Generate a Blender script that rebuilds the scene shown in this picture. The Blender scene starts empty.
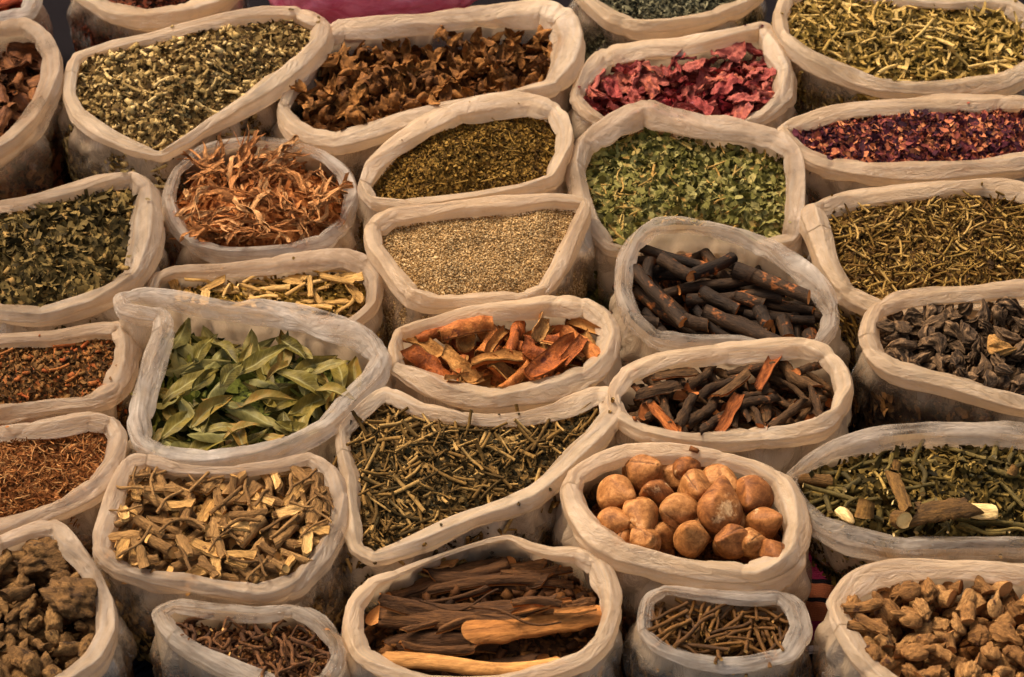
import bpy, math, random
import numpy as np
from mathutils import Vector, Matrix, Euler

RNG = np.random.default_rng(11)
random.seed(11)
PI = math.pi
scene = bpy.context.scene
COL = scene.collection

# ------------------------------------------------------------------ camera
W0, H0 = 1024, 677
PITCH = math.radians(44)
DIST = 4.0
WIDTH = 1.25                      # metres across the picture at the target point
ZT = 0.15
FWD = np.array([0, math.cos(PITCH), -math.sin(PITCH)])
UP = np.array([0, math.sin(PITCH), math.cos(PITCH)])
RIGHT = np.array([1.0, 0, 0])
CAM = np.array([0, 0, ZT]) - FWD * DIST
PX = WIDTH / W0

def at(x, y, z):
    """world point at height z seen at photo position x, y"""
    x = np.asarray(x, float); y = np.asarray(y, float); z = np.asarray(z, float)
    k = PX / DIST
    d = FWD + RIGHT * ((x - W0 / 2) * k)[..., None] + UP * ((H0 / 2 - y) * k)[..., None]
    t = (z - CAM[2]) / d[..., 2]
    return CAM + d * t[..., None]

cam = bpy.data.objects.new('camera', bpy.data.cameras.new('camera'))
COL.objects.link(cam)
cam.location = CAM
cam.rotation_euler = (PI / 2 - PITCH, 0, 0)
cam.data.sensor_width = 36
cam.data.lens = 36 * DIST / WIDTH
cam.data.clip_end = 200
cam.data.dof.use_dof = True
cam.data.dof.focus_distance = DIST * 0.98
cam.data.dof.aperture_fstop = 9
scene.camera = cam

# ------------------------------------------------------------------ small tools
def lin(c):
    out = []
    for v in c[:3]:
        v = v / 255.0
        out.append(v / 12.92 if v <= 0.04045 else ((v + 0.055) / 1.055) ** 2.4)
    return (*out, 1.0)

def vor(u, v, pu, pv, seed=0):
    """periodic cell distance: flat facets that meet in creases"""
    pu = max(1, int(pu)); pv = max(1, int(pv))
    rg = np.random.default_rng(seed * 977 + pu * 31 + pv)
    jx = rg.random((pu, pv)); jy = rg.random((pu, pv))
    iu = np.floor(u).astype(int); iv = np.floor(v).astype(int)
    best = np.full(np.shape(u), 9.0)
    for di in (-1, 0, 1):
        for dj in (-1, 0, 1):
            a = iu + di; b = iv + dj
            d = np.hypot(a + jx[a % pu, b % pv] - u, b + jy[a % pu, b % pv] - v)
            best = np.minimum(best, d)
    return best

_G = {}
def pn(u, v, pu, pv, seed=0):
    """periodic gradient noise, about -0.7..0.7"""
    pu = max(1, int(pu)); pv = max(1, int(pv))
    key = (pu, pv, seed)
    if key not in _G:
        a = np.random.default_rng(seed * 7919 + pu * 131 + pv).random((pu, pv)) * 2 * PI
        _G[key] = (np.cos(a), np.sin(a))
    gx, gy = _G[key]
    iu = np.floor(u).astype(int); iv = np.floor(v).astype(int)
    fu = u - iu; fv = v - iv
    su = fu * fu * fu * (fu * (fu * 6 - 15) + 10); sv = fv * fv * fv * (fv * (fv * 6 - 15) + 10)
    def g(di, dj):
        a = (iu + di) % pu; b = (iv + dj) % pv
        return gx[a, b] * (fu - di) + gy[a, b] * (fv - dj)
    n0 = g(0, 0) + (g(1, 0) - g(0, 0)) * su
    n1 = g(0, 1) + (g(1, 1) - g(0, 1)) * su
    return n0 + (n1 - n0) * sv

def n3(P, f, seed=0):
    """cheap smooth 3-d noise from crossed planes"""
    a = pn(P[:, 0] * f + 31.7, P[:, 1] * f + 12.3, 64, 64, seed)
    b = pn(P[:, 1] * f + 7.1 + P[:, 0] * f * .5, P[:, 2] * f + 3.9, 64, 64, seed + 1)
    c = pn(P[:, 2] * f + 19.3 + P[:, 1] * f * .5, P[:, 0] * f + 41.1, 64, 64, seed + 2)
    return (a + b + c) / 1.6

def make_mesh(name, V, polys, mats=(), uv=None, attrs=None, smooth=True, mat_idx=None):
    """polys: list of (n,k) index arrays"""
    V = np.asarray(V, np.float32)
    polys = [np.asarray(p, np.int32) for p in polys if len(p)]
    me = bpy.data.meshes.new(name)
    me.vertices.add(len(V)); me.vertices.foreach_set('co', V.ravel())
    loops = np.concatenate([p.ravel() for p in polys])
    tot = np.concatenate([np.full(len(p), p.shape[1], np.int32) for p in polys])
    start = np.concatenate([[0], np.cumsum(tot)[:-1]]).astype(np.int32)
    me.loops.add(len(loops)); me.loops.foreach_set('vertex_index', loops)
    me.polygons.add(len(tot)); me.polygons.foreach_set('loop_start', start)
    me.polygons.foreach_set('use_smooth', np.full(len(tot), smooth, bool))
    if mat_idx is not None:
        me.polygons.foreach_set('material_index', np.asarray(mat_idx, np.int32))
    if uv is not None:
        l = me.uv_layers.new(name='UVMap')
        l.data.foreach_set('uv', np.asarray(uv, np.float32)[loops].ravel())
    for k, a in (attrs or {}).items():
        at_ = me.attributes.new(k, 'FLOAT', 'POINT')
        at_.data.foreach_set('value', np.asarray(a, np.float32))
    for m in mats:
        me.materials.append(m)
    me.update(calc_edges=True)
    me.validate()
    return me

def add(name, me, parent=None, label=None, cat=None, group=None, kind=None):
    o = bpy.data.objects.new(name, me)
    COL.objects.link(o)
    if parent: o.parent = parent
    if label: o['label'] = label
    if cat: o['category'] = cat
    if group: o['group'] = group
    if kind: o['kind'] = kind
    return o

def grid_quads(nu, nv, cu=False, cv=False):
    """vertex index = i*nv + j"""
    I = np.arange(nu if cu else nu - 1); J = np.arange(nv if cv else nv - 1)
    i, j = np.meshgrid(I, J, indexing='ij'); i = i.ravel(); j = j.ravel()
    i2 = (i + 1) % nu; j2 = (j + 1) % nv
    return np.stack([i * nv + j, i2 * nv + j, i2 * nv + j2, i * nv + j2], 1)

# ------------------------------------------------------------------ materials
class NT:
    def __init__(s, name):
        s.m = bpy.data.materials.new(name); s.m.use_nodes = True
        s.t = s.m.node_tree; s.t.nodes.clear()
        s.out = s.n('ShaderNodeOutputMaterial')
    def n(s, typ, **kw):
        nd = s.t.nodes.new(typ)
        for k, v in kw.items():
            if k.startswith('i_'):
                nd.inputs[k[2:].replace('_', ' ')].default_value = v
            else:
                setattr(nd, k, v)
        return nd
    def l(s, a, b): s.t.links.new(a, b)
    def ramp(s, fac, stops, interp='LINEAR'):
        r = s.n('ShaderNodeValToRGB'); r.color_ramp.interpolation = interp
        e = r.color_ramp.elements
        while len(e) > 1: e.remove(e[-1])
        e[0].position = stops[0][0]; e[0].color = stops[0][1]
        for p, c in stops[1:]:
            x = e.new(p); x.color = c
        s.l(fac, r.inputs[0]); return r.outputs[0]
    def math(s, op, a, b=None, clamp=False):
        m = s.n('ShaderNodeMath', operation=op, use_clamp=clamp)
        for k, v in enumerate((a, b)):
            if v is None: continue
            if isinstance(v, (int, float)): m.inputs[k].default_value = v
            else: s.l(v, m.inputs[k])
        return m.outputs[0]
    def noise(s, vec, scale, detail=3, rough=.6, dist=0):
        x = s.n('ShaderNodeTexNoise', i_Scale=scale, i_Detail=detail, i_Roughness=rough, i_Distortion=dist)
        if vec is not None: s.l(vec, x.inputs['Vector'])
        return x.outputs['Fac']
    def mapping(s, vec, scale):
        x = s.n('ShaderNodeMapping'); x.inputs['Scale'].default_value = scale
        s.l(vec, x.inputs['Vector']); return x.outputs[0]
    def mix(s, fac, a, b, blend='MIX'):
        x = s.n('ShaderNodeMix', data_type='RGBA', blend_type=blend)
        for sock, v in ((x.inputs[0], fac), (x.inputs[6], a), (x.inputs[7], b)):
            if isinstance(v, (int, float)): sock.default_value = v
            elif isinstance(v, tuple): sock.default_value = v
            else: s.l(v, sock)
        return x.outputs[2]
    def mixsh(s, fac, a, b):
        x = s.n('ShaderNodeMixShader')
        if isinstance(fac, (int, float)): x.inputs[0].default_value = fac
        else: s.l(fac, x.inputs[0])
        s.l(a, x.inputs[1]); s.l(b, x.inputs[2]); return x.outputs[0]
    def bump(s, h, strength=.5, dist=.002):
        b = s.n('ShaderNodeBump', i_Strength=strength, i_Distance=dist); s.l(h, b.inputs['Height'])
        return b.outputs[0]
    def bsdf(s, color, rough=.7, spec=.3, normal=None):
        b = s.n('ShaderNodeBsdfPrincipled')
        if isinstance(color, tuple): b.inputs['Base Color'].default_value = color
        else: s.l(color, b.inputs['Base Color'])
        if isinstance(rough, (int, float)): b.inputs['Roughness'].default_value = rough
        else: s.l(rough, b.inputs['Roughness'])
        b.inputs['Specular IOR Level'].default_value = spec
        if normal: s.l(normal, b.inputs['Normal'])
        return b.outputs[0]
    def done(s, sh):
        s.l(sh, s.out.inputs[0]); return s.m

def rich(c, k=1.09):
    """spices are more strongly coloured than they were first noted"""
    g = .3 * c[0] + .59 * c[1] + .11 * c[2]
    q = [g + (v - g) * k for v in c]
    return (min(255, q[0] * 1.01), max(3, q[1]), max(3, q[2] * .95))

def stops(cols):
    n = len(cols)
    return [(i / max(1, n - 1), lin(rich(c))) for i, c in enumerate(cols)]

def mat_rim(name, base, clear=0.12, coat=.75, crough=.16):
    """soft, crinkled translucent plastic"""
    t = NT(name)
    uv = t.n('ShaderNodeUVMap').outputs[0]
    uo = t.n('ShaderNodeTexCoord').outputs['Object']
    own = t.n('ShaderNodeObjectInfo').outputs['Random']
    streak = t.noise(t.mapping(uv, (7, 110, 1)), 1, 4, .6, .5)
    blot = t.noise(uo, 16, 4, .55)
    crink = t.noise(t.mapping(uv, (38, 64, 1)), 1, 5, .62, 2.0)
    col = t.mix(blot, lin([c * .88 for c in base]), lin([min(255, c * 1.06) for c in base]))
    col = t.mix(t.math('MULTIPLY', t.math('SUBTRACT', streak, .45, True), 1.5, True), col, lin((250, 238, 220)))  # highlight streaks along the film, painted into the colour
    lay = t.noise(t.mapping(uv, (5, 30, 1)), 1, 3, .5, .8)
    col = t.mix(t.math('MULTIPLY', t.math('SUBTRACT', lay, .48, True), 4, True), col, t.mix(.50, col, lin((168, 128, 84))))
    col = t.mix(.85, col, t.ramp(own, [(0, (.86, .80, .72, 1)), (.35, (1, .97, .93, 1)), (.7, (1.03, 1.03, 1.04, 1)), (1, (.93, .88, .80, 1))]), 'MULTIPLY')
    stain = t.noise(uo, 8, 5, .7)
    col = t.mix(t.math('MULTIPLY', t.math('SUBTRACT', stain, .52, True), 1.3), col, lin((150, 116, 78)))
    h = t.math('ADD', t.math('MULTIPLY', streak, .25), t.math('MULTIPLY', crink, .85))
    nrm = t.bump(h, .9, .0055)
    rg = t.math('MULTIPLY_ADD', crink, .30); rg.node.inputs[2].default_value = .18
    p = t.bsdf(col, rg, .5, nrm)
    patchy = t.math('MULTIPLY', t.math('SUBTRACT', t.noise(uo, 12, 3, .6), .34, True), 4, True)
    cells = t.n('ShaderNodeTexVoronoi', i_Scale=1.0, feature='F1'); t.l(t.mapping(uv, (80, 60, 1)), cells.inputs['Vector'])
    fold = t.noise(t.mapping(uv, (90, 130, 1)), 1, 3, .6, 2.2)
    fold = t.math('ABSOLUTE', t.math('SUBTRACT', fold, .5))
    nr2 = t.bump(t.math('ADD', h, t.math('MULTIPLY', t.math('ADD', cells.outputs['Distance'], t.math('MULTIPLY', fold, 2.5)), t.math('ADD', patchy, .35))), .9, .0045)
    pb = p.node; pb.inputs['Coat IOR'].default_value = 1.55; pb.inputs['Coat Weight'].default_value = coat; pb.inputs['Coat Roughness'].default_value = crough
    t.l(nr2, pb.inputs['Coat Normal'])
    tr = t.n('ShaderNodeBsdfTranslucent'); t.l(col, tr.inputs[0])
    s = t.mixsh(.42, p, tr.outputs[0])
    tp = t.n('ShaderNodeBsdfTransparent'); tp.inputs[0].default_value = (.97, .93, .87, 1)
    cl = t.math('MULTIPLY_ADD', t.math('SUBTRACT', t.math('ADD', blot, t.math('MULTIPLY', streak, .6)), .75), clear * 4)
    cl.node.inputs[2].default_value = clear
    cl = t.math('MINIMUM', t.math('MAXIMUM', cl, 0.0), clear * 2.4)
    return t.done(t.mixsh(cl, s, tp.outputs[0]))

def mat_film(name, base):
    """thin hazy plastic; attribute milk = how many layers lie over each other"""
    t = NT(name)
    uv = t.n('ShaderNodeUVMap').outputs[0]
    milk = t.n('ShaderNodeAttribute', attribute_name='milk').outputs['Fac']
    wr = t.noise(t.mapping(uv, (45, 14, 1)), 1, 5, .65, 1.6)
    nrm = t.bump(wr, .8, .006)
    d = t.bsdf(lin(base), .4, .4, nrm)
    tl = t.n('ShaderNodeBsdfTranslucent'); tl.inputs[0].default_value = lin(base)
    d = t.mixsh(.35, d, tl.outputs[0])
    tp = t.n('ShaderNodeBsdfTransparent'); tp.inputs[0].default_value = (.97, .95, .92, 1)
    mk = t.math('MULTIPLY', milk, t.math('MULTIPLY_ADD', wr, 1.0) if False else milk) if False else milk
    hz = t.math('MULTIPLY', t.math('SUBTRACT', wr, .45, True), 1.2)
    fac = t.math('MINIMUM', t.math('ADD', mk, t.math('MULTIPLY', hz, .10)), .97)
    s = t.mixsh(fac, tp.outputs[0], d)
    gl = t.n('ShaderNodeBsdfGlossy'); gl.inputs['Roughness'].default_value = .22
    gl.inputs[0].default_value = (1, .97, .93, 1); t.l(nrm, gl.inputs['Normal'])
    lw = t.n('ShaderNodeLayerWeight'); lw.inputs[0].default_value = .35; t.l(nrm, lw.inputs[1])
    return t.done(t.mixsh(t.math('MINIMUM', t.math('MULTIPLY', lw.outputs['Fresnel'], .34), .32), s, gl.outputs[0]))

def mat_bits(name, cols, rough=.75, vor=200.0):
    """many small pieces; attribute rnd picks each piece's colour, below 0 it is the mass beneath"""
    t = NT(name)
    r = t.n('ShaderNodeAttribute', attribute_name='rnd').outputs['Fac']
    oc = t.n('ShaderNodeTexCoord').outputs['Object']
    v = t.n('ShaderNodeTexVoronoi', i_Scale=vor); t.l(oc, v.inputs['Vector'])
    sep = t.n('ShaderNodeSeparateColor'); t.l(v.outputs['Color'], sep.inputs[0])
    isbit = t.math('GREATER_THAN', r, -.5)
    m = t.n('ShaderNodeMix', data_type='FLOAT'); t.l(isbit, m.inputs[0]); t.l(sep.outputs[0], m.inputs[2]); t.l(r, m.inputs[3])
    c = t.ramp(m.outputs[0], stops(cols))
    nz = t.noise(oc, 260, 3, .6)
    c = t.mix(.75, c, t.ramp(nz, [(.28, (.40, .37, .34, 1)), (.72, (1.4, 1.36, 1.3, 1))]), 'MULTIPLY')
    return t.done(t.bsdf(c, rough, .08, t.bump(nz, .5, .001)))

def mat_piece(name, cols, streak=(1, 1, 1), scale=120, patch=None, patch_at=.62, rough=.7, bump=.6, dist=.0015, spec=.3, patch_scale=60, ridge=None, _=0):
    spec = min(spec, .16)
    """one larger piece; each object draws its own colour"""
    t = NT(name)
    r = t.n('ShaderNodeObjectInfo').outputs['Random']
    oc = t.n('ShaderNodeTexCoord').outputs['Object']
    add_ = t.n('ShaderNodeVectorMath', operation='ADD'); t.l(oc, add_.inputs[0])
    cx = t.n('ShaderNodeCombineXYZ'); t.l(r, cx.inputs[0]); t.l(r, cx.inputs[2]); t.l(cx.outputs[0], add_.inputs[1])
    oc = add_.outputs[0]
    st = t.noise(t.mapping(oc, streak), scale, 5, .68, .6)
    lo = t.noise(oc, patch_scale, 4, .6)
    fine = t.noise(t.mapping(oc, tuple(1 + (q - 1) * .4 for q in streak)), scale * 4.5, 4, .65)
    c = t.ramp(t.math('ADD', t.math('MULTIPLY', r, .55), t.math('MULTIPLY', t.math('SUBTRACT', st, .28, True), 1.0), True), stops(cols))
    if patch:
        f = t.math('MULTIPLY', t.math('SUBTRACT', t.math('ADD', lo, t.math('MULTIPLY', t.math('SUBTRACT', fine, .5), .18)), patch_at, True), 12, True)
        c = t.mix(f, c, lin(patch))
    if ridge:
        ra = t.n('ShaderNodeAttribute', attribute_name='ridge').outputs['Fac']
        c = t.mix(t.math('MULTIPLY', ra, t.math('MULTIPLY', st, 1.5), True), c, lin(ridge))
    c = t.mix(.75, c, t.ramp(st, [(.30, (.42, .39, .36, 1)), (.66, (1.28, 1.24, 1.2, 1))]), 'MULTIPLY')
    c = t.mix(.55, c, t.ramp(fine, [(.32, (.55, .52, .49, 1)), (.66, (1.3, 1.27, 1.23, 1))]), 'MULTIPLY')
    h = t.math('ADD', st, t.math('MULTIPLY', fine, .45))
    return t.done(t.bsdf(c, rough, spec, t.bump(h, min(1.0, bump * 1.3), dist * 2)))

def mat_leaf(name, cols):
    t = NT(name)
    r = t.n('ShaderNodeObjectInfo').outputs['Random']
    uv = t.n('ShaderNodeUVMap').outputs[0]
    s = t.n('ShaderNodeSeparateXYZ'); t.l(uv, s.inputs[0])
    ab = t.math('ABSOLUTE', t.math('SUBTRACT', s.outputs[1], .5))
    rib = t.math('LESS_THAN', ab, .045)
    vein = t.math('SINE', t.math('MULTIPLY', t.math('SUBTRACT', s.outputs[0], t.math('MULTIPLY', ab, .35)), 70))
    vein = t.math('MULTIPLY', t.math('GREATER_THAN', vein, .86), .28)
    oc = t.n('ShaderNodeTexCoord').outputs['Object']
    nz = t.noise(oc, 60, 4, .6)
    c = t.ramp(t.math('ADD', t.math('MULTIPLY', r, .75), t.math('MULTIPLY', t.math('SUBTRACT', nz, .35), .8), True), stops(cols))
    c = t.mix(t.math('MAXIMUM', t.math('MULTIPLY', rib, .8), vein), c, lin((142, 132, 76)))
    geo = t.n('ShaderNodeNewGeometry').outputs['Backfacing']
    c = t.mix(t.math('MULTIPLY', geo, .4), c, lin((126, 124, 76)))
    c = t.mix(.6, c, t.ramp(nz, [(.3, (.55, .5, .42, 1)), (.65, (1.2, 1.17, 1.1, 1))]), 'MULTIPLY')
    p = t.bsdf(c, .55, .18, t.bump(t.math('ADD', nz, t.math('MULTIPLY', rib, .6)), .35, .001))
    tr = t.n('ShaderNodeBsdfTranslucent'); t.l(c, tr.inputs[0])
    return t.done(t.mixsh(.08, p, tr.outputs[0]))

def mat_cut(name, cols):
    """end grain of a cut stick"""
    t = NT(name)
    oc = t.n('ShaderNodeTexCoord').outputs['Object']
    r = t.n('ShaderNodeObjectInfo').outputs['Random']
    nz = t.noise(oc, 240, 4, .7)
    c = t.ramp(t.math('ADD', t.math('MULTIPLY', nz, .8), t.math('MULTIPLY', r, .3)), stops(cols))
    return t.done(t.bsdf(c, .8, .2, t.bump(nz, .8, .002)))

# ------------------------------------------------------------------ piece shapes (unit: metres, long axis X)
def g_leaf(L, wd, bend, cup, seed, nu=15, nv=9, tipx=.9, wave=.04):
    u = np.linspace(0, 1, nu); v = np.linspace(-1, 1, nv)
    U, Vv = np.meshgrid(u, v, indexing='ij')
    wprof = (np.sin(PI * np.clip(U, 0, 1) ** tipx) ** .85) * wd * .5 + 1e-4
    x = (U - .5) * L
    y = Vv * wprof
    z = cup * wd * (np.abs(Vv) ** 1.4) * np.sin(PI * U) + bend * L * (4 * (U - .5) ** 2) \
        + wave * L * pn(U * 4 + .3, Vv * 2 + 5.2, 16, 16, seed) + .03 * wd * np.sin(U * 14 + seed) * Vv
    y = y + .10 * L * pn(U * 1.7, U * 0 + .37, 16, 16, seed + 5)
    V = np.stack([x, y, z], -1).reshape(-1, 3)
    uv = np.stack([U, (Vv + 1) / 2], -1).reshape(-1, 2)
    return V, [grid_quads(nu, nv)], uv

def g_stick(L, R, bend, seed, rough=.12, sides=12, segs=12, taper=.9, flat=1.0, lumps=5.0, slant=.25):
    """closed round stick; faces [bark quads, end caps]"""
    rg = np.random.default_rng(seed)
    u = np.linspace(0, 1, segs); th = np.linspace(0, 2 * PI, sides, endpoint=False)
    U, T = np.meshgrid(u, th, indexing='ij')
    r = R * (1 + (taper - 1) * U) * (1 + rough * 1.5 * pn(U * lumps, T / (2 * PI) * 4, 64, 4, seed) + rough * .8 * pn(U * lumps * 3, T / (2 * PI) * 6, 64, 6, seed + 1))
    x = (U - .5) * L
    x = x + slant * R * (np.cos(T + rg.random() * 6) * (U - .5) * 2 * (np.abs(U - .5) > .49))
    a = rg.random() * 6
    by = bend * L * (4 * (U - .5) ** 2 - .5) + .5 * abs(bend) * L * np.sin(U * 7 + a)
    bz = .35 * abs(bend) * L * np.sin(U * 5 + a * 2)
    y = r * np.cos(T) + by
    z = r * np.sin(T) * flat + bz
    V = np.stack([x, y, z], -1).reshape(-1, 3)
    q = grid_quads(segs, sides, False, True)
    n = len(V)
    c0 = V[:sides].mean(0); c1 = V[-sides:].mean(0)
    # end caps with an inner ring, pushed in a little
    i0 = c0 + (V[:sides] - c0) * .6 + [R * .10, 0, 0]; i1 = c1 + (V[-sides:] - c1) * .6 - [R * .10, 0, 0]
    V = np.vstack([V, i0, i1, c0 + [R * .05, 0, 0], c1 - [R * .05, 0, 0]])
    k = np.arange(sides); k2 = (k + 1) % sides; e = n - sides
    capq = np.vstack([np.stack([k2, k, n + k, n + k2], 1), np.stack([e + k, e + k2, n + sides + k2, n + sides + k], 1)])
    capt = np.vstack([np.stack([n + k2, n + k, np.full(sides, n + 2 * sides)], 1), np.stack([n + sides + k, n + sides + k2, np.full(sides, n + 2 * sides + 1)], 1)])
    return V, [q, capq, capt], (len(q), len(capq) + len(capt))

_ico = {}
def ico(sub):
    if sub not in _ico:
        import bmesh
        bm = bmesh.new(); bmesh.ops.create_icosphere(bm, subdivisions=sub, radius=1)
        V = np.array([v.co[:] for v in bm.verts]); F = np.array([[v.index for v in f.verts] for f in bm.faces]); bm.free()
        _ico[sub] = (V, F)
    V, F = _ico[sub]
    return V.copy(), F.copy()

def g_lump(sx, sy, sz, seed, amp=.25, f=1.3, sub=4, ridge=0.0, facets=0):
    V, F = ico(sub)
    P = V + np.array([seed * 1.37 % 9, seed * 2.11 % 9, seed * .73 % 9])
    d = 1 + amp * 1.6 * n3(P, f, seed % 50) + amp * .6 * n3(P, f * 2.6, seed % 50 + 3)
    if ridge:
        d -= ridge * (1 - np.clip(np.abs(n3(P, f * 1.8, seed % 50 + 9)) * 5, 0, 1))
    V = V * d[:, None]
    rg = np.random.default_rng(seed)
    for _ in range(facets):                       # broken or cut faces
        nrm = rg.normal(size=3); nrm /= np.linalg.norm(nrm)
        h = rg.uniform(.55, .85)
        dd = V @ nrm - h
        V = V - np.clip(dd, 0, None)[:, None] * nrm * .92
    return V * [sx, sy, sz], [F]

def g_nut(R, seed):
    V, F = ico(5)
    rg = np.random.default_rng(seed)
    P = V + seed * .77
    # a few broad flattened sides
    for _ in range(5):
        n = rg.normal(size=3) * [.45, 1, 1]; n /= np.linalg.norm(n)
        e = np.clip(V @ n - rg.uniform(.72, .84), 0, None)
        V = V - e[:, None] * n * .75
    x, y, z = V.T
    ang = np.arctan2(z, y)
    tip = np.clip(x - .25, 0, 1) / .75
    pinch = 1 - .42 * tip ** 1.5
    d = 1 + .05 * n3(P, 1.1, seed) + .012 * n3(P, 4.0, seed + 4)
    X = x * d + .58 * tip ** 2.0 * rg.uniform(.55, 1.1)
    V = np.stack([X, y * d * pinch, z * d * pinch * rg.uniform(.88, .98)], 1)
    a0 = rg.random() * 6
    wig = .22 * n3(P, 2.4, seed + 2)
    da = np.abs(np.angle(np.exp(1j * (ang - a0 - wig))))
    lon = np.clip((x + rg.uniform(-.1, .5)) * 3, 0, 1)
    seam = np.exp(-(da / .055) ** 2) * lon * (rg.random() < .75)
    V = V * (1 - .07 * seam)[:, None]
    return V * R, [F], seam

def g_sheet(L, wd, seed, curl=1.0, thick=.0012, rag=.25, nu=14, nv=10, crumple=.10, twist=.3):
    """a curled shard with thickness: bark, peel, dry petal"""
    rg = np.random.default_rng(seed)
    u = np.linspace(0, 1, nu); v = np.linspace(-1, 1, nv)
    U, Vv = np.meshgrid(u, v, indexing='ij')
    edge = 1 + rag * 1.6 * pn(U * 3 + .4, np.sign(Vv) * .8 + 3.5, 16, 16, seed)
    endcut = 1 - .35 * rg.random() * np.abs(2 * U - 1) ** 3
    y0 = Vv * wd * .5 * edge * endcut
    a = curl * Vv * 1.2 + twist * (U - .5)
    rad = wd * .5 / max(.25, abs(curl) * 1.2)
    y = y0 * .35 + rad * np.sin(a) * .65 * edge * endcut
    z = rad * (1 - np.cos(a)) * np.sign(curl + 1e-6) + crumple * wd * 1.6 * pn(U * 3.1, Vv * 1.9 + 4, 16, 16, seed + 2) \
        + crumple * wd * .7 * pn(U * 7.1, Vv * 3.9 + 4, 16, 16, seed + 3)
    x = (U - .5) * L * (1 + .08 * rg.normal() * Vv) + .10 * L * rag * pn(Vv * 2 + 3, U * 0 + .6, 16, 16, seed + 6)
    bend = rg.uniform(-.25, .25)
    z = z + bend * L * ((U - .5) ** 2) * 2
    top = np.stack([x, y, z], -1).reshape(-1, 3)
    n = len(top)
    V = np.vstack([top, top - [0, 0, thick]])
    q = grid_quads(nu, nv)
    b = np.concatenate([np.arange(0, nv - 1), np.arange(nv - 1, n - 1, nv), np.arange(n - 1, n - nv, -1), np.arange(n - nv, 0, -nv)])
    b2 = np.roll(b, -1)
    return V, [q, q[:, ::-1] + n, np.stack([b2, b, b + n, b2 + n], 1)], (len(q), len(q), len(b))

def join(parts):
    Vs, Ps, off = [], {}, 0
    for V, P in parts:
        Vs.append(V)
        for p in P:
            p = np.asarray(p); Ps.setdefault(p.shape[1], []).append(p + off)
        off += len(V)
    return np.vstack(Vs), [np.vstack(x) for x in Ps.values()]

def rotm(rx, ry, rz):
    return np.array(Euler((rx, ry, rz)).to_matrix())

def g_flower(R, seed):
    """dry flower: a few curled narrow petals on a small base"""
    rg = np.random.default_rng(seed)
    parts = []
    k = rg.integers(1, 4)
    for i in range(k):
        V, P, uv = g_leaf(R * rg.uniform(.8, 1.3), R * rg.uniform(.36, .62), rg.uniform(-.2, .60), rg.uniform(.3, .8), seed * 5 + i, 14, 7, .8, .14)
        V = V + [R * .45, 0, 0]
        V = V @ rotm(rg.uniform(-.5, .5), -rg.uniform(.0, .9), i * 2 * PI / k * .8 + rg.uniform(-.5, .5)).T
        parts.append((V, P))
    V, P = g_lump(R * .12, R * .10, R * .09, seed, .2, 1.3, 2)
    parts.append((V, P))
    return join(parts)

def g_shred(L, seed):
    """torn fibrous strip that splits"""
    rg = np.random.default_rng(seed)
    parts = []
    for i in range(rg.integers(2, 5)):
        l = L * rg.uniform(.6, 1.0)
        V, P, c = g_sheet(l, L * rg.uniform(.05, .11), seed * 7 + i, rg.uniform(-1.3, 1.3), .0012, .35, 20, 5, .35, rg.uniform(-2.5, 2.5))
        U = V[:, 0] / l
        V[:, 1] += .16 * L * pn(U * 2.2 + 3, U * 0 + .4, 16, 16, seed * 3 + i)
        V[:, 2] += .13 * L * pn(U * 2.6 + 3, U * 0 + .7, 16, 16, seed * 3 + i + 50)
        V = V @ rotm(rg.uniform(-.6, .6), rg.uniform(-.25, .25), rg.uniform(-.35, .35)).T
        parts.append((V, P))
    return join(parts)

def g_pod(L, seed):
    """shrivelled folded teardrop with raised, paler ridges"""
    V, F = ico(5)
    rg = np.random.default_rng(seed)
    x, y, z = V.T
    ang = np.arctan2(z, y + .001)
    k = rg.integers(3, 7)
    P = V + seed * .61
    tw = rg.uniform(-2.5, 2.5)
    ph = k * (ang + tw * x * .6) + 4.5 * n3(P, 1.1, seed) + 1.2 * n3(P, 3.0, seed + 12)
    c = .5 + .5 * np.cos(ph)
    d = .70 + .48 * c ** 1.4 * (1 - x ** 2) ** .5 + .38 * n3(P, 1.4, seed + 1) + .14 * n3(P, 4, seed + 6)
    wprof = np.clip(1 - (x * .55 + .35) ** 2, .05, 1)
    V = np.stack([x, y * d * wprof * .62, z * d * wprof * .46], 1)
    V[:, 1] += rg.uniform(-.8, .8) * (V[:, 0] ** 2) + .12 * n3(P, 2.2, seed + 15)
    V[:, 2] += .40 * V[:, 0] ** 2 * rg.uniform(-1, 1)
    return V * L * .5, [F], np.clip((c - .62) / .3, 0, 1) * np.clip(.55 + 1.3 * n3(P, 1.1, seed + 8), 0, 1)

# ---- small bits for the uncountable masses: (V, quads/tris) with few vertices
def bit_flake(seed):
    rg = np.random.default_rng(seed)
    nu, nv = 4, 3
    U, Vv = np.meshgrid(np.linspace(-.5, .5, nu), np.linspace(-.5, .5, nv), indexing='ij')
    w = 1 - .7 * np.abs(U * 2) ** 2 * rg.uniform(.3, 1)
    x = U + rg.uniform(-.12, .12, U.shape); y = Vv * w * .65 + rg.uniform(-.09, .09, U.shape)
    z = rg.uniform(-.8, .8) * y ** 2 + rg.uniform(-.6, .6) * x ** 2 + rg.uniform(-.06, .06, U.shape)
    return np.stack([x, y, z], -1).reshape(-1, 3), grid_quads(nu, nv)

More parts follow.
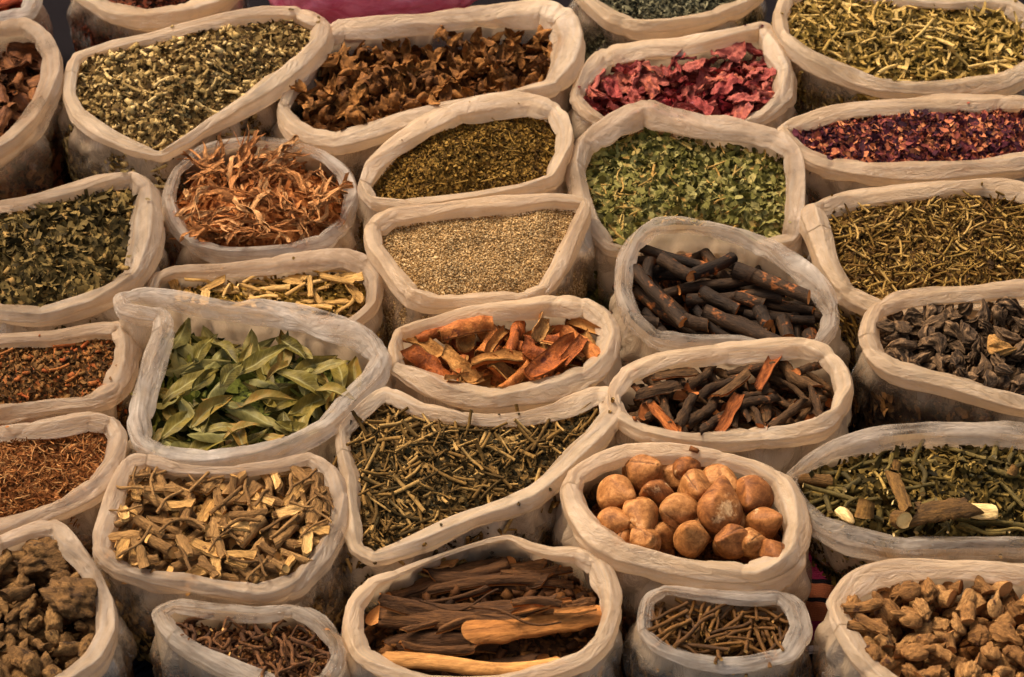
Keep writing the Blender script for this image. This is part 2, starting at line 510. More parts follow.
def bit_stem(seed, thin=.09):
    rg = np.random.default_rng(seed)
    segs, sides = 4, 5
    U, T = np.meshgrid(np.linspace(-.5, .5, segs), np.linspace(0, 2 * PI, sides, endpoint=False), indexing='ij')
    b = rg.uniform(-.25, .25)
    x = U; y = thin * np.cos(T) + b * U ** 2 * 2; z = thin * np.sin(T) + rg.uniform(-.1, .1) * U
    V = np.stack([x, y, z], -1).reshape(-1, 3)
    q = grid_quads(segs, sides, False, True)
    cap = np.array([[0, 4, 3, 2], [0, 2, 1, 1], [15, 16, 17, 18], [15, 18, 19, 19]])
    cap = np.array([[0, 4, 3, 2], [15, 16, 17, 18]])
    return V, np.vstack([q, cap])

def bit_strip(seed):
    rg = np.random.default_rng(seed)
    nu, nv = 6, 2
    U, Vv = np.meshgrid(np.linspace(-.5, .5, nu), np.linspace(-.5, .5, nv), indexing='ij')
    a = rg.uniform(-1.6, 1.6) * U
    x = U; y = Vv * .17 * np.cos(a) + rg.uniform(-.4, .4) * U ** 2; z = Vv * .17 * np.sin(a) + rg.uniform(-.4, .4) * U ** 2 + rg.uniform(-.1, .1) * np.sin(U * 6)
    return np.stack([x, y, z], -1).reshape(-1, 3), grid_quads(nu, nv)

def bit_grain(seed):
    rg = np.random.default_rng(seed)
    V = np.array([[.5, 0, 0], [-.5, 0, 0], [0, .32, 0], [0, -.32, 0], [0, 0, .3], [0, 0, -.3], ], float) + rg.uniform(-.08, .08, (6, 3))
    t = [[0, 2, 4], [2, 1, 4], [1, 3, 4], [3, 0, 4], [2, 0, 5], [1, 2, 5], [3, 1, 5], [0, 3, 5]]
    return V, np.array(t)

def bit_chip(seed):
    rg = np.random.default_rng(seed)
    V = np.array([[a, b, c] for a in (-.5, .5) for b in (-.28, .28) for c in (-.16, .16)]) * (1 + rg.uniform(-.3, .3, (8, 3)))
    q = np.array([[0, 1, 3, 2], [4, 6, 7, 5], [0, 4, 5, 1], [2, 3, 7, 6], [0, 2, 6, 4], [1, 5, 7, 3]])
    return V, q
BITS = dict(flake=bit_flake, stem=lambda s: bit_stem(s, .075), needle=lambda s: bit_stem(s, .04), strip=bit_strip, grain=bit_grain, chip=bit_chip)

# ------------------------------------------------------------------ bags
def spline_closed(P, n_per_m=420):
    """closed centripetal Catmull-Rom through P (k, d) resampled evenly along its first three columns"""
    k = len(P)
    out = []
    for i in range(k):
        p0, p1, p2, p3 = (P[(i + j - 1) % k] for j in range(4))
        t = [0]
        for a, b in ((p0, p1), (p1, p2), (p2, p3)):
            t.append(t[-1] + max(1e-4, np.linalg.norm(b[:3] - a[:3])) ** .5)
        s = np.linspace(t[1], t[2], 24, endpoint=False)[:, None]
        A1 = (t[1] - s) / (t[1] - t[0]) * p0 + (s - t[0]) / (t[1] - t[0]) * p1
        A2 = (t[2] - s) / (t[2] - t[1]) * p1 + (s - t[1]) / (t[2] - t[1]) * p2
        A3 = (t[3] - s) / (t[3] - t[2]) * p2 + (s - t[2]) / (t[3] - t[2]) * p3
        B1 = (t[2] - s) / (t[2] - t[0]) * A1 + (s - t[0]) / (t[2] - t[0]) * A2
        B2 = (t[3] - s) / (t[3] - t[1]) * A2 + (s - t[1]) / (t[3] - t[1]) * A3
        u = (s - t[1]) / (t[2] - t[1])
        cr = (1 - u) * B1 + u * B2
        out.append(.45 * cr + .55 * ((1 - u) * p1 + u * p2))
    Q = np.vstack(out)
    D = np.linalg.norm(np.roll(Q, -1, 0)[:, :3] - Q[:, :3], axis=1)
    cum = np.concatenate([[0], np.cumsum(D)])
    L = cum[-1]
    n = max(60, int(L * n_per_m))
    s = np.linspace(0, L, n, endpoint=False)
    Qc = np.vstack([Q, Q[:1]])
    R = np.stack([np.interp(s, cum, Qc[:, j]) for j in range(Q.shape[1])], 1)
    return R, L

MAT_RIM = {
    'warm': mat_rim('beige_plastic', (236, 206, 164), .21, .85, .13),
    'pale': mat_rim('pale_plastic', (232, 204, 168), .25, .9, .12),
    'clear': mat_rim('clear_plastic', (222, 206, 184), .48, 1.0, .10),
    'grey': mat_rim('dull_plastic', (216, 187, 150), .30, 1.0, .11),
}
MAT_FILM = mat_film('bag_film', (206, 178, 142))
BAGS = {}
BAG_GROUP = 'open plastic bags of dried herbs and spices'

def bag(key, pts, label, z0=0.0, dep=.012, mound=.02, tilt=.010, mat='warm', milk=.15, cuff=.26, seed=None, rollw=1.0, slump=.0):
    seed = seed if seed is not None else len(BAGS) + 3
    rg = np.random.default_rng(seed)
    A = np.array([(p + (0,))[:4] for p in pts], float)
    yc = (A[:, 1].min() + A[:, 1].max()) / 2; hh = (A[:, 1].max() - A[:, 1].min()) / 2
    z = ZT + z0 + tilt * (yc - A[:, 1]) / hh + A[:, 3] * .001
    X = at(A[:, 0], A[:, 1], z)
    dist = np.linalg.norm(X - CAM, axis=1)
    w = A[:, 2] * PX * dist / DIST * rollw
    P = np.hstack([X, w[:, None]])
    # counter-clockwise order
    x, y = X[:, 0], X[:, 1]
    if (x * np.roll(y, -1) - np.roll(x, -1) * y).sum() < 0: P = P[::-1]
    C, L = spline_closed(P)
    N = len(C); pos = C[:, :3]; w = C[:, 3]
    T = np.roll(pos, -1, 0) - np.roll(pos, 1, 0); T /= np.linalg.norm(T, axis=1)[:, None]
    Nn = np.stack([T[:, 1], -T[:, 0], 0 * T[:, 0]], 1); Nn /= np.linalg.norm(Nn, axis=1)[:, None]   # outward
    # smooth the frame a little so corners fold rather than shear
    for _ in range(3):
        Nn = (np.roll(Nn, 1, 0) + Nn * 2 + np.roll(Nn, -1, 0)) / 4
    Nn /= np.linalg.norm(Nn, axis=1)[:, None]
    Bn = np.array([0, 0, 1.0])
    # ---- rolled rim
    K = 60
    s = np.arange(N) / N; th = np.arange(K) / K
    S, TH = np.meshgrid(s, th, indexing='ij')
    ln = max(3, round(L / .085)); lm = max(3, round(L / .026)); lf = max(3, round(L / .010)); ll = max(2, round(L / .22))
    # film folded over and over: a few flat faces round the roll whose edges wander and break along it
    MV = 6
    CY = np.empty((N, MV)); CZ = np.empty((N, MV))
    def creased(step, amp):
        k = max(4, int(round(L / step)))
        kx = np.sort((np.arange(k) + rg.uniform(-.45, .45, k)) / k)
        kv = rg.normal(0, amp, k)
        return np.interp(s, np.concatenate([kx - 1, kx, kx + 1]), np.tile(kv, 3))
    sway = creased(.16, .30)
    for m in range(MV):
        am = 2 * PI * m / MV + sway + creased(.07, .20) + .30
        rm = 1.0 + .13 * np.cos(3 * (am - 1.25)) + creased(.075, .13) + creased(.035, .045)
        CY[:, m] = rm * np.cos(am); CZ[:, m] = rm * np.sin(am)
    um = th * MV; i0 = np.floor(um).astype(int) % MV; fm = um - np.floor(um)
    PY = CY[:, i0] * (1 - fm) + CY[:, (i0 + 1) % MV] * fm
    PZ = CZ[:, i0] * (1 - fm) + CZ[:, (i0 + 1) % MV] * fm
    for _ in range(1):                                     # soften the edges just a little
        PY = (np.roll(PY, 1, 1) + 2 * PY + np.roll(PY, -1, 1)) / 4; PZ = (np.roll(PZ, 1, 1) + 2 * PZ + np.roll(PZ, -1, 1)) / 4
    a = np.arctan2(PZ, PY); r = np.hypot(PY, PZ) * 1.0
    r = r * (1 + creased(.06, .08) + creased(.02, .02))[:, None]
    # the roll's free edge: a step that wanders along the rim
    th0 = (rg.uniform(.60, .95) + creased(.12, .10) + creased(.03, .02))[:, None]
    r = r * (.96 + .10 * np.mod(TH - th0, 1.0))
    turn = np.linalg.norm(np.roll(T, -3, 0) - np.roll(T, 3, 0), axis=1)
    for _ in range(10): turn = (np.roll(turn, 1) + turn * 2 + np.roll(turn, -1)) / 4
    turn = np.clip(turn * 2.2 - .12, 0, 1)[:, None]
    msk = np.clip(pn(S * ll, TH * 2, ll, 2, seed + 5) * 2.4 - .05, 0, .9) + turn
    # pinched where it turns most: a sharp nip with the film bunched beside it
    tq = turn[:, 0].copy(); spots = []
    for _ in range(4):
        q = int(tq.argmax())
        if tq[q] < .05: break
        spots.append(q); w_ = max(3, int(N * .05 / L)); tq[np.arange(q - w_, q + w_ + 1) % N] = 0
    spots += list(rg.integers(0, N, 2))
    for q in spots:
        ds = (np.mod(s - q / N + .5, 1) - .5) * L
        ds = ds[:, None] + .010 * np.sin(2 * PI * TH + rg.random() * 6) + .004 * pn(TH * 6, TH * 0 + .5, 6, 1, q)
        r = r * (1 - rg.uniform(.10, .24) * np.exp(-np.abs(ds) / .0055) + rg.uniform(.03, .10) * np.exp(-((ds - .016 * rg.choice([-1, 1])) / .011) ** 2))
    TH2 = TH + .10 * pn(S * ln, TH * 2, ln, 2, seed + 11)
    lv = max(4, round(L / .045)); lv2 = max(6, round(L / .016))
    wx = .35 * pn(S * lm, TH * 4, lm, 4, seed + 31)
    r = r + .05 * (vor(S * lv + wx, TH2 * 6 + wx, lv, 6, seed + 30) - .45) + .085 * (vor(S * lv2 + wx, TH2 * 8 + wx, lv2, 8, seed + 33) - .45) * (.15 + msk)
    rid = 1 - np.clip(np.abs(pn(S * ll, TH2 * 6, ll, 6, seed + 4)) * 9.0, 0, 1)
    cr = 1 - np.clip(np.abs(pn(S * lm + 1.5 * TH, TH * 2, lm, 2, seed + 6)) * 6, 0, 1)
    r = r - .12 * cr * turn
    lg = max(12, round(L / .009))
    ga = 1 - np.clip(np.abs(pn(S * lg + 2.5 * pn(S * lm, TH * 2, lm, 2, seed + 51), TH * 2, lg, 2, seed + 50)) * 4, 0, 1)
    r = r - .07 * ga * np.clip(turn * 1.3 + msk * .25 - .1, 0, 1)
    r = r + .012 * pn(S * lf, TH * 9, lf, 9, seed + 9) * (.3 + msk)
    rr = r * w[:, None]
    V = pos[:, None, :] + Nn[:, None, :] * (rr * np.cos(a))[..., None] * 1.02 + Bn * (rr * np.sin(a) * .94)[..., None]
    uv = np.stack([S * L, TH2 * .14], -1).reshape(-1, 2)
    rim_me = make_mesh('rolled_rim', V.reshape(-1, 3), [grid_quads(N, K, True, True)], [MAT_RIM[mat]], uv)
    cen = pos.mean(0)
    # ---- centre line seen from the middle, as radius per angle (nearest hit)
    NA = 160
    inner = pos - Nn * (w * .35)[:, None]
    cxy = (inner[:, :2].min(0) + inner[:, :2].max(0)) / 2
    # area centroid
    ar = inner[:, 0] * np.roll(inner[:, 1], -1) - np.roll(inner[:, 0], -1) * inner[:, 1]
    cxy = np.array([((inner[:, 0] + np.roll(inner[:, 0], -1)) * ar).sum(), ((inner[:, 1] + np.roll(inner[:, 1], -1)) * ar).sum()]) / (3 * ar.sum())
    ang = np.arange(NA) / NA * 2 * PI
    d = np.stack([np.cos(ang), np.sin(ang)], 1)
    a0 = inner[:, :2] - cxy; b0 = np.roll(a0, -1, 0) - a0
    den = d[:, None, 0] * b0[None, :, 1] - d[:, None, 1] * b0[None, :, 0]
    tt = (a0[None, :, 0] * b0[None, :, 1] - a0[None, :, 1] * b0[None, :, 0]) / np.where(np.abs(den) < 1e-12, 1e-12, den)
    uu = (a0[None, :, 0] * d[:, None, 1] - a0[None, :, 1] * d[:, None, 0]) / np.where(np.abs(den) < 1e-12, 1e-12, den)
    ok = (uu >= -1e-6) & (uu <= 1 + 1e-6) & (tt > 1e-4)
    tt = np.where(ok, tt, 9.0)
    R = tt.min(1); hit = tt.argmin(1)
    bad = R > 5
    if bad.any(): R[bad] = np.interp(ang[bad], ang[~bad], R[~bad])
    Zr = inner[hit, 2]; Wr = w[hit]
    for _ in range(2): Zr = (np.roll(Zr, 1) + Zr + np.roll(Zr, -1)) / 3
    # ---- wall of the bag, hanging from the roll
    M = 22
    tdn = np.linspace(0, 1, M)
    SW, TW = np.meshgrid(s[::2], tdn, indexing='ij')
    p2 = pos[::2]; n2 = Nn[::2]; w2 = w[::2]
    c3 = np.array([cxy[0], cxy[1]])
    shrink = 1 - slump * (TW ** 1.3) - .10 * np.clip(TW - .75, 0, 1) ** 1.2 * 2
    bul = .018 * np.sin(PI * np.clip(TW * 1.1, 0, 1)) + .001 * np.exp(-TW * 9)
    nl = max(4, round(L / .035)); nl2 = max(4, round(L / .012))
    wr = .010 * pn(SW * nl, TW * 1.6, nl, 8, seed + 20) + .004 * pn(SW * nl2, TW * 3.1, nl2, 8, seed + 21) \
        - .007 * (1 - np.clip(np.abs(pn(SW * nl + TW * 1.2, TW * 3, nl, 8, seed + 22)) * 5, 0, 1))
    wr = wr + .012 * (vor(SW * nl, TW * 3 + .2 * SW * nl, nl, 64, seed + 25) - .45)
    off = bul + wr * np.clip(TW * 5, 0, 1)
    xy = c3 + (p2[:, None, :2] - c3) * shrink[..., None] + n2[:, None, :2] * off[..., None]
    zz = p2[:, None, 2] * (1 - TW) + .004 * TW + .0
    WV = np.concatenate([xy, zz[..., None]], -1)
    mk = np.clip(1.0 - np.clip((TW - cuff * .6) / .22, 0, 1), 0, 1) * (.86 - milk) + milk
    mk = np.clip(mk + .12 * pn(SW * nl, TW * 3, nl, 8, seed + 23), 0, .93)
    uvw = np.stack([SW * L, TW * .2], -1).reshape(-1, 2)
    wall_me = make_mesh('bag_wall', WV.reshape(-1, 3), [grid_quads(len(p2), M, True, False)], [MAT_FILM], uvw, {'milk': mk.ravel()})
    root = bpy.data.objects.new('herb_bag', None); COL.objects.link(root)
    root.empty_display_size = .02
    base = Vector((cxy[0], cxy[1], 0))
    root.location = base
    root['label'] = label; root['category'] = 'bag'; root['group'] = BAG_GROUP
    for nm, me in (('rolled_rim', rim_me), ('bag_wall', wall_me)):
        o = add(nm, me, root); o.location = -base
    b = dict(pos=pos, w=w, key=key, c=cxy, ang=ang, R=R, Zr=Zr, Wr=Wr, dep=dep, mound=mound, seed=seed, root=root, zm=Zr.mean(), slump=slump)
    # ---- height grid for dropping pieces
    BAGS[key] = b
    x0, y0 = cxy - R.max() - .03; x1, y1 = cxy + R.max() + .03
    cell = .003
    gx = np.arange(x0, x1, cell); gy = np.arange(y0, y1, cell)
    GX, GY = np.meshgrid(gx, gy, indexing='ij')
    b['g0'] = np.array([x0, y0]); b['cell'] = cell
    b['H'], b['F'] = heap(b, GX, GY)
    return b

def heap(b, x, y):
    """height of the filling and how far out (0 centre, 1 wall)"""
    dx = x - b['c'][0]; dy = y - b['c'][1]
    a = np.mod(np.arctan2(dy, dx), 2 * PI); r = np.hypot(dx, dy)
    an = np.append(b['ang'], 2 * PI)
    R = np.interp(a, an, np.append(b['R'], b['R'][0])) * .965
    Z = np.interp(a, an, np.append(b['Zr'], b['Zr'][0]))
    f = r / R
    ff = np.clip(f, 0, 1.0)
    zc = b['zm'] - b['dep'] + b['mound']
    z = zc + (Z - b['dep'] - zc) * ff ** 1.8
    z = z + .013 * pn((x + 5) * 14, (y + 5) * 14, 256, 256, b['seed']) * (1 - ff ** 4) + .006 * pn((x + 5) * 42, (y + 5) * 42, 512, 512, b['seed'] + 1)
    return z, f

def filling(key, name, label, cat, layers, cols, vor=180, rough=.75, side=.7, lower=.0):
    """the mass in one bag: a heap reaching down to the bottom with loose bits on it; one object"""
    b = BAGS[key]
    rg = np.random.default_rng(b['seed'] + 100)
    NA = len(b['ang']); NR = 26
    fr = np.linspace(0, 1, NR)
    A, Fr = np.meshgrid(b['ang'], fr, indexing='ij')
    Rr = np.repeat(b['R'][:, None], NR, 1) * .97
    X = b['c'][0] + np.cos(A) * Rr * Fr; Y = b['c'][1] + np.sin(A) * Rr * Fr
    Z, _ = heap(b, X, Y); Z = Z - lower
    b['H'] = b['H'] - lower
    top = np.stack([X, Y, Z], -1)
    ND = 9
    tt = np.linspace(0, 1, ND + 1)[1:]
    sh = .985 - b['slump'] * tt ** 1.3 - .10 * np.clip(tt - .75, 0, 1) ** 1.2 * 2
    ex = .015 * np.sin(PI * tt)
    Xs = b['c'][0] + np.cos(b['ang'])[:, None] * (b['R'][:, None] * sh + ex); Ys = b['c'][1] + np.sin(b['ang'])[:, None] * (b['R'][:, None] * sh + ex)
    Zs = Z[:, -1:] * (1 - tt) + .008 * tt
    allv = np.concatenate([top, np.stack([Xs, Ys, Zs], -1)], 1)
    nv = NR + ND
    q = grid_quads(NA, nv, True, False)
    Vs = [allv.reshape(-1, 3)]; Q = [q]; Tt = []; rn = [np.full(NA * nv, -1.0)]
    off = NA * nv
    for (kind, cover, smin, smax, tlt, lo, hi) in layers:
        # area of the opening
        area = .5 * np.sum(b['R'] ** 2) * (2 * PI / NA)
        s_mid = (smin + smax) / 2
        foot = {'flake': .45, 'stem': .15, 'needle': .08, 'strip': .17, 'grain': .4, 'chip': .45}[kind] * s_mid ** 2
        ntop = int(area * cover / foot)
        per = 2 * PI * b['R'].mean() * b['zm']
        nside = int(per * cover * side / foot)
        n = ntop + nside
        # positions
        a = rg.random(n) * 2 * PI
        # area-true sampling
        f = np.sqrt(rg.random(n)) * .985
        an = np.append(b['ang'], 2 * PI)
        w8 = np.interp(a, an, np.append(b['R'], b['R'][0]))
        keep = rg.random(n) < (w8 / b['R'].max()) ** 2
        extra = 0
        while keep[:ntop].sum() < ntop * .97 and extra < 6:
            idx = np.where(~keep)[0]; a[idx] = rg.random(len(idx)) * 2 * PI
            w8 = np.interp(a, an, np.append(b['R'], b['R'][0]))
            keep[idx] = rg.random(len(idx)) < (w8[idx] / b['R'].max()) ** 2; extra += 1
        Rr = w8 * .97
        x = b['c'][0] + np.cos(a) * Rr * f; y = b['c'][1] + np.sin(a) * Rr * f
        z, _ = heap(b, x, y)
        sz = smin + (smax - smin) * rg.random(n) ** 1.6
        z = z - lower + rg.uniform(-.25, .60, n) * np.minimum(sz, .012)
        rx = rg.normal(0, tlt * 1.15, n); ry = rg.normal(0, tlt * 1.15, n); rz = rg.random(n) * 2 * PI
        # the bits pressed against the wall
        if nside:
            i = np.arange(ntop, n)
            t2 = rg.random(nside) ** .8
            shr = .99 - b['slump'] * t2 ** 1.3 - .10 * np.clip(t2 - .75, 0, 1) ** 1.2 * 2
            rad = w8[i] * shr + .004 + .016 * np.sin(PI * t2)
            x[i] = b['c'][0] + np.cos(a[i]) * rad; y[i] = b['c'][1] + np.sin(a[i]) * rad
            ztop = np.interp(a[i], an, np.append(b['Zr'], b['Zr'][0])) - b['dep'] - lower
            z[i] = ztop * (1 - t2) + .004
            rz[i] = a[i] + PI / 2 + rg.normal(0, .15, nside); rx[i] = PI / 2 + rg.normal(0, .3, nside); ry[i] = rg.random(nside) * 6.28
        cx, sx = np.cos(rx), np.sin(rx); cy, sy = np.cos(ry), np.sin(ry); cz, szn = np.cos(rz), np.sin(rz)
        M = np.empty((n, 3, 3))
        M[:, 0, 0] = cy * cz; M[:, 0, 1] = sx * sy * cz - cx * szn; M[:, 0, 2] = cx * sy * cz + sx * szn
        M[:, 1, 0] = cy * szn; M[:, 1, 1] = sx * sy * szn + cx * cz; M[:, 1, 2] = cx * sy * szn - sx * cz
        M[:, 2, 0] = -sy; M[:, 2, 1] = sx * cy; M[:, 2, 2] = cx * cy
        # roll pressed bits around their own normal: yaw first
        M *= sz[:, None, None]
        # a few crumbs lying on the rim
        nsp = min(n, {'flake': 3, 'grain': 4, 'chip': 1, 'strip': 1, 'stem': 1, 'needle': 1}[kind])
        if nsp and smax < .02:
            j = rg.integers(0, len(b['pos']), nsp); i = rg.choice(ntop, nsp, replace=False) if ntop > nsp else np.arange(nsp)
            inn = rg.uniform(.0, .9, nsp)
            dirv = b['c'] - b['pos'][j, :2]; dirv /= np.linalg.norm(dirv, axis=1)[:, None]
            x[i] = b['pos'][j, 0] + dirv[:, 0] * b['w'][j] * inn; y[i] = b['pos'][j, 1] + dirv[:, 1] * b['w'][j] * inn
            z[i] = b['pos'][j, 2] + b['w'][j] * np.sqrt(1 - inn ** 2) * 1.02
            rx[i] = rg.normal(0, .2, nsp); ry[i] = rg.normal(0, .2, nsp)
            M2 = np.stack([rotm(rx[q], ry[q], rz[q]) for q in i]); M[i] = M2 * sz[i][:, None, None] * .8
        col = lo + (hi - lo) * rg.random(n)
        NVAR = 10
        var = rg.integers(0, NVAR, n)
        for k in range(NVAR):
            sel = np.where(var == k)[0]
            if not len(sel): continue
            bv, bf = BITS[kind](b['seed'] * 31 + k)
            pts = np.einsum('nij,vj->nvi', M[sel], bv) + np.stack([x[sel], y[sel], z[sel]], 1)[:, None, :]
            fa = (bf[None] + (np.arange(len(sel)) * len(bv))[:, None, None] + off).reshape(-1, bf.shape[1])
            (Q if bf.shape[1] == 4 else Tt).append(fa)
            Vs.append(pts.reshape(-1, 3)); rn.append(np.repeat(col[sel], len(bv)))
            off += len(sel) * len(bv)
    polys = [np.vstack(Q)] + ([np.vstack(Tt)] if Tt else [])
    me = make_mesh(name, np.vstack(Vs), polys, [mat_bits(name + '_' + key, cols, rough, vor)], None, {'rnd': np.concatenate(rn)}, smooth=True)
    return add(name, me, None, label, cat, None, 'stuff')

def proto(name, V, polys, mats, uv=None, mat_idx=None, attrs=None):
    me = make_mesh(name, V, polys, mats, uv, attrs, True, mat_idx)
    step = max(1, len(V) // 90)
    return me, np.asarray(V)[::step]

def rest_z(b, pts, sink):
    """lower rotated points (relative to origin) until they touch the heap; returns z"""
    ij = np.floor((pts[:, :2] - b['g0']) / b['cell']).astype(int)
    ij = np.clip(ij, 0, np.array(b['H'].shape) - 1)
    h = b['H'][ij[:, 0], ij[:, 1]]
    gap = h - pts[:, 2]
    # resting on the few highest contacts, letting small overlaps in
    k = max(1, int(len(gap) * .06))
    zc = np.sort(gap)[-k:].mean()
    z = zc - sink
    return z, ij

def stamp(b, pts, ij):
    np.maximum.at(b['H'], (ij[:, 0], ij[:, 1]), pts[:, 2])
    # thicken so that small gaps between sample points do not let others fall through
    for d in ((1, 0), (-1, 0), (0, 1), (0, -1)):
        i2 = np.clip(ij + d, 0, np.array(b['H'].shape) - 1)
        np.maximum.at(b['H'], (i2[:, 0], i2[:, 1]), pts[:, 2] - .001)

def put(b, pr, x, y, rot, sc, sink, name, label, cat, group):
    me, sv = pr
    M = np.array(rot) * sc
    pts = sv @ M.T + [x, y, 0]
    z, ij = rest_z(b, pts, sink)
    pts[:, 2] += z
    stamp(b, pts, ij)
    o = bpy.data.objects.new(name, me); COL.objects.link(o)
    o.matrix_world = Matrix.Translation((x, y, z)) @ Matrix(np.array(rot).tolist()).to_4x4() @ Matrix.Scale(sc, 4)
    o['label'] = label; o['category'] = cat
    if group: o['group'] = group
    return o

def drop(key, protos, n, sc, tilt, name, label, cat, group, inset=.86, sink=.003, cand=3, yaw=None, flip=True, spread=1.0, cap=.008):
    b = BAGS[key]; miss = 0
    rg = np.random.default_rng(b['seed'] + 500 + n)
    an = np.append(b['ang'], 2 * PI)
    for i in range(n):
        pr = protos[i % len(protos)]
        best = None
        s = rg.uniform(*sc)
        for c in range(cand):
            while True:
                a = rg.random() * 2 * PI
                R = np.interp(a, an, np.append(b['R'], b['R'][0]))
                if rg.random() < (R / b['R'].max()) ** 2: break
            ext = np.abs(pr[1]).max() * s
            f = math.sqrt(rg.random()) * spread
            r = min(f * R * .97, max(.0, R * .97 - ext * (1 - inset + .45)))
            x = b['c'][0] + math.cos(a) * r; y = b['c'][1] + math.sin(a) * r
            rz = rg.random() * 6.283 if yaw is None else rg.normal(*yaw)
            rx = rg.normal(0, tilt); ry = rg.normal(0, tilt)
            if flip and rg.random() < .5: rx += PI
            R3 = rotm(rx, ry, rz)
            pts = pr[1] @ (R3 * s).T + [x, y, 0]
            z, _ = rest_z(b, pts, sink)
            tp = z + np.sort(pts[:, 2])[-max(1, len(pts) // 12)]
            if best is None or tp < best[4]: best = (z, x, y, R3, tp)
        if best[4] > b['zm'] + cap:
            miss += 1
            if miss > 25: break
            continue
        put(b, pr, best[1], best[2], best[3], s, sink, name, label, cat, group)

def hand(key, pr, px, py, ang, sc, name, label, cat, group=None, rx=0, ry=0, sink=.003, lift=0):
    """one picked-out piece where the photo shows it; ang = direction in the picture, degrees, counter-clockwise"""
    b = BAGS[key]
    z = b['zm']
    for _ in range(5):
        p = at(px, py, z)
        ij = np.clip(((p[:2] - b['g0']) / b['cell']).astype(int), 0, np.array(b['H'].shape) - 1)
        z = b['H'][ij[0], ij[1]] + .01
    a = math.radians(ang)
    rz = math.atan2(math.sin(a) / math.sin(PITCH), math.cos(a))
    o = put(b, pr, p[0], p[1], rotm(0, 0, rz) @ rotm(rx, ry, 0), sc, sink - lift, name, label, cat, group)
    return o

# ------------------------------------------------------------------ the bags, traced as (x, y, half width) in the photo and set at their own heights
bag('redbits', [(28, -22, 9), (33, 0, 9), (27, 14, 9), (2, 20, 9), (-35, 18, 9), (-45, -20, 9), (-10, -45, 9)],
    'open bag of red brown shreds in the very corner, partly out of frame', z0=.0, dep=.012, mound=.02, mat='clear')
bag('dark', [(78, -8, 10), (108, 12, 12), (145, 20, 14), (180, 19, 13), (213, 7, 12), (236, -8, 10), (230, -45, 9), (150, -70, 9), (85, -45, 9)],
    'bag behind the grey green chopped herb, dark red mix showing through its clear wall', z0=.012, dep=.02, mat='warm', milk=.06, cuff=.08)
bag('brownleaf', [(0, 27, 9), (25, 26, 9), (43, 37, 10), (54, 55, 10), (54, 78, 11), (45, 102, 12), (30, 125, 14), (8, 146, 14), (-20, 160, 14), (-70, 150, 12), (-90, 90, 10), (-60, 40, 9)],
    'clear bag of curled red brown pods beside the grey green chopped herb', z0=.022, dep=.030, mound=.022, mat='grey', milk=.07, cuff=.08)
bag('greychips', [(77, 58, 7), (113, 46, 7), (150, 38, 7), (192, 27, 8), (223, 21, 9), (261, 15, 10), (299, 15, 10), (322, 26, 11), (319, 46, 11), (302, 66, 12), (275, 87, 13), (247, 104, 11), (206, 127, 10), (179, 145, 9), (161, 155, 8), (137, 149, 9), (103, 134, 9), (79, 117, 8), (69, 98, 7), (70, 76, 7)],
    'pointed bag heaped with grey green chopped leaves and pale chips', z0=.018, dep=.008, mound=.022, mat='warm', milk=.25)
bag('brownflower', [(290, 92, 8), (304, 80, 7), (314, 58, 8), (322, 40, 10), (340, 30, 12), (372, 28, 13), (405, 25, 13), (450, 20, 13), (500, 16, 13), (542, 14, 14), (566, 24, 15), (573, 46, 17), (567, 70, 16), (552, 88, 11), (520, 97, 10), (475, 103, 11), (440, 112, 13), (400, 124, 15), (365, 136, 15), (336, 144, 13), (310, 140, 12), (292, 128, 11), (282, 110, 9)],
    'wide bag of brown curled dry blossoms in front of the pink plastic', z0=.010, dep=.016, mound=.020, mat='warm')
bag('olive', [(372, 171, 11), (393, 149, 11), (422, 127, 12), (456, 113, 12), (494, 107, 13), (529, 106, 13), (556, 113, 11), (566, 134, 10), (563, 158, 10), (550, 181, 9), (522, 190, 8), (480, 197, 8), (439, 202, 8), (398, 207, 9), (372, 203, 9), (364, 187, 9)],
    'bag of fine olive green crumbled herb behind the pale seeds', z0=.022, dep=.014, mound=.016, mat='warm')
bag('sesame', [(373, 230, 10), (375, 250, 10), (394, 276, 11), (415, 297, 12), (436, 303, 11), (456, 303, 11), (491, 301, 11), (525, 299, 10), (543, 291, 10), (558, 270, 11), (571, 243, 11), (582, 218, 10), (585, 204, 9), (556, 200, 9), (508, 205, 10), (439, 212, 10), (392, 217, 10)],
    'bag filled with fine pale beige seeds', z0=.026, dep=.012, mound=.014, mat='warm', milk=.22, cuff=.1)
bag('greenleaf', [(583, 145, 11), (611, 126, 13), (642, 114, 14), (672, 122, 14), (706, 130, 15), (741, 134, 14), (775, 141, 12), (793, 153, 10), (797, 175, 10), (797, 200, 10), (796, 222, 10), (790, 242, 10, -14), (745, 252, 9, -32), (690, 250, 9, -36), (640, 254, 9, -32), (610, 250, 10, -10), (590, 225, 11), (581, 200, 12), (577, 170, 11)],
    'bag of small crumbled bright green leaves with thin stems', z0=.010, dep=.020, mound=.016, mat='grey', cuff=.45)
bag('redpetal', [(577, 101, 9), (586, 77, 10), (606, 58, 11), (646, 50, 11), (680, 48, 11), (713, 41, 11), (742, 33, 11), (763, 30, 11), (775, 50, 12), (787, 75, 13), (783, 97, 13), (764, 116, 11), (740, 125, 10), (690, 126, 9), (640, 122, 9), (600, 122, 9)],
    'bag of crumpled crimson and pink dried petals', z0=.004, dep=.020, mound=.022, mat='warm')
bag('greyherb', [(580, -10, 8), (588, 3, 8), (611, 20, 10), (640, 29, 10), (672, 27, 10), (706, 20, 9), (738, 8, 8), (757, -8, 8), (740, -50, 9), (660, -60, 9), (590, -40, 9)],
    'bag of dark grey green herb behind the crimson petals, cut by the frame', z0=.006, dep=.014, mound=.014, mat='warm', milk=.07, cuff=.08)
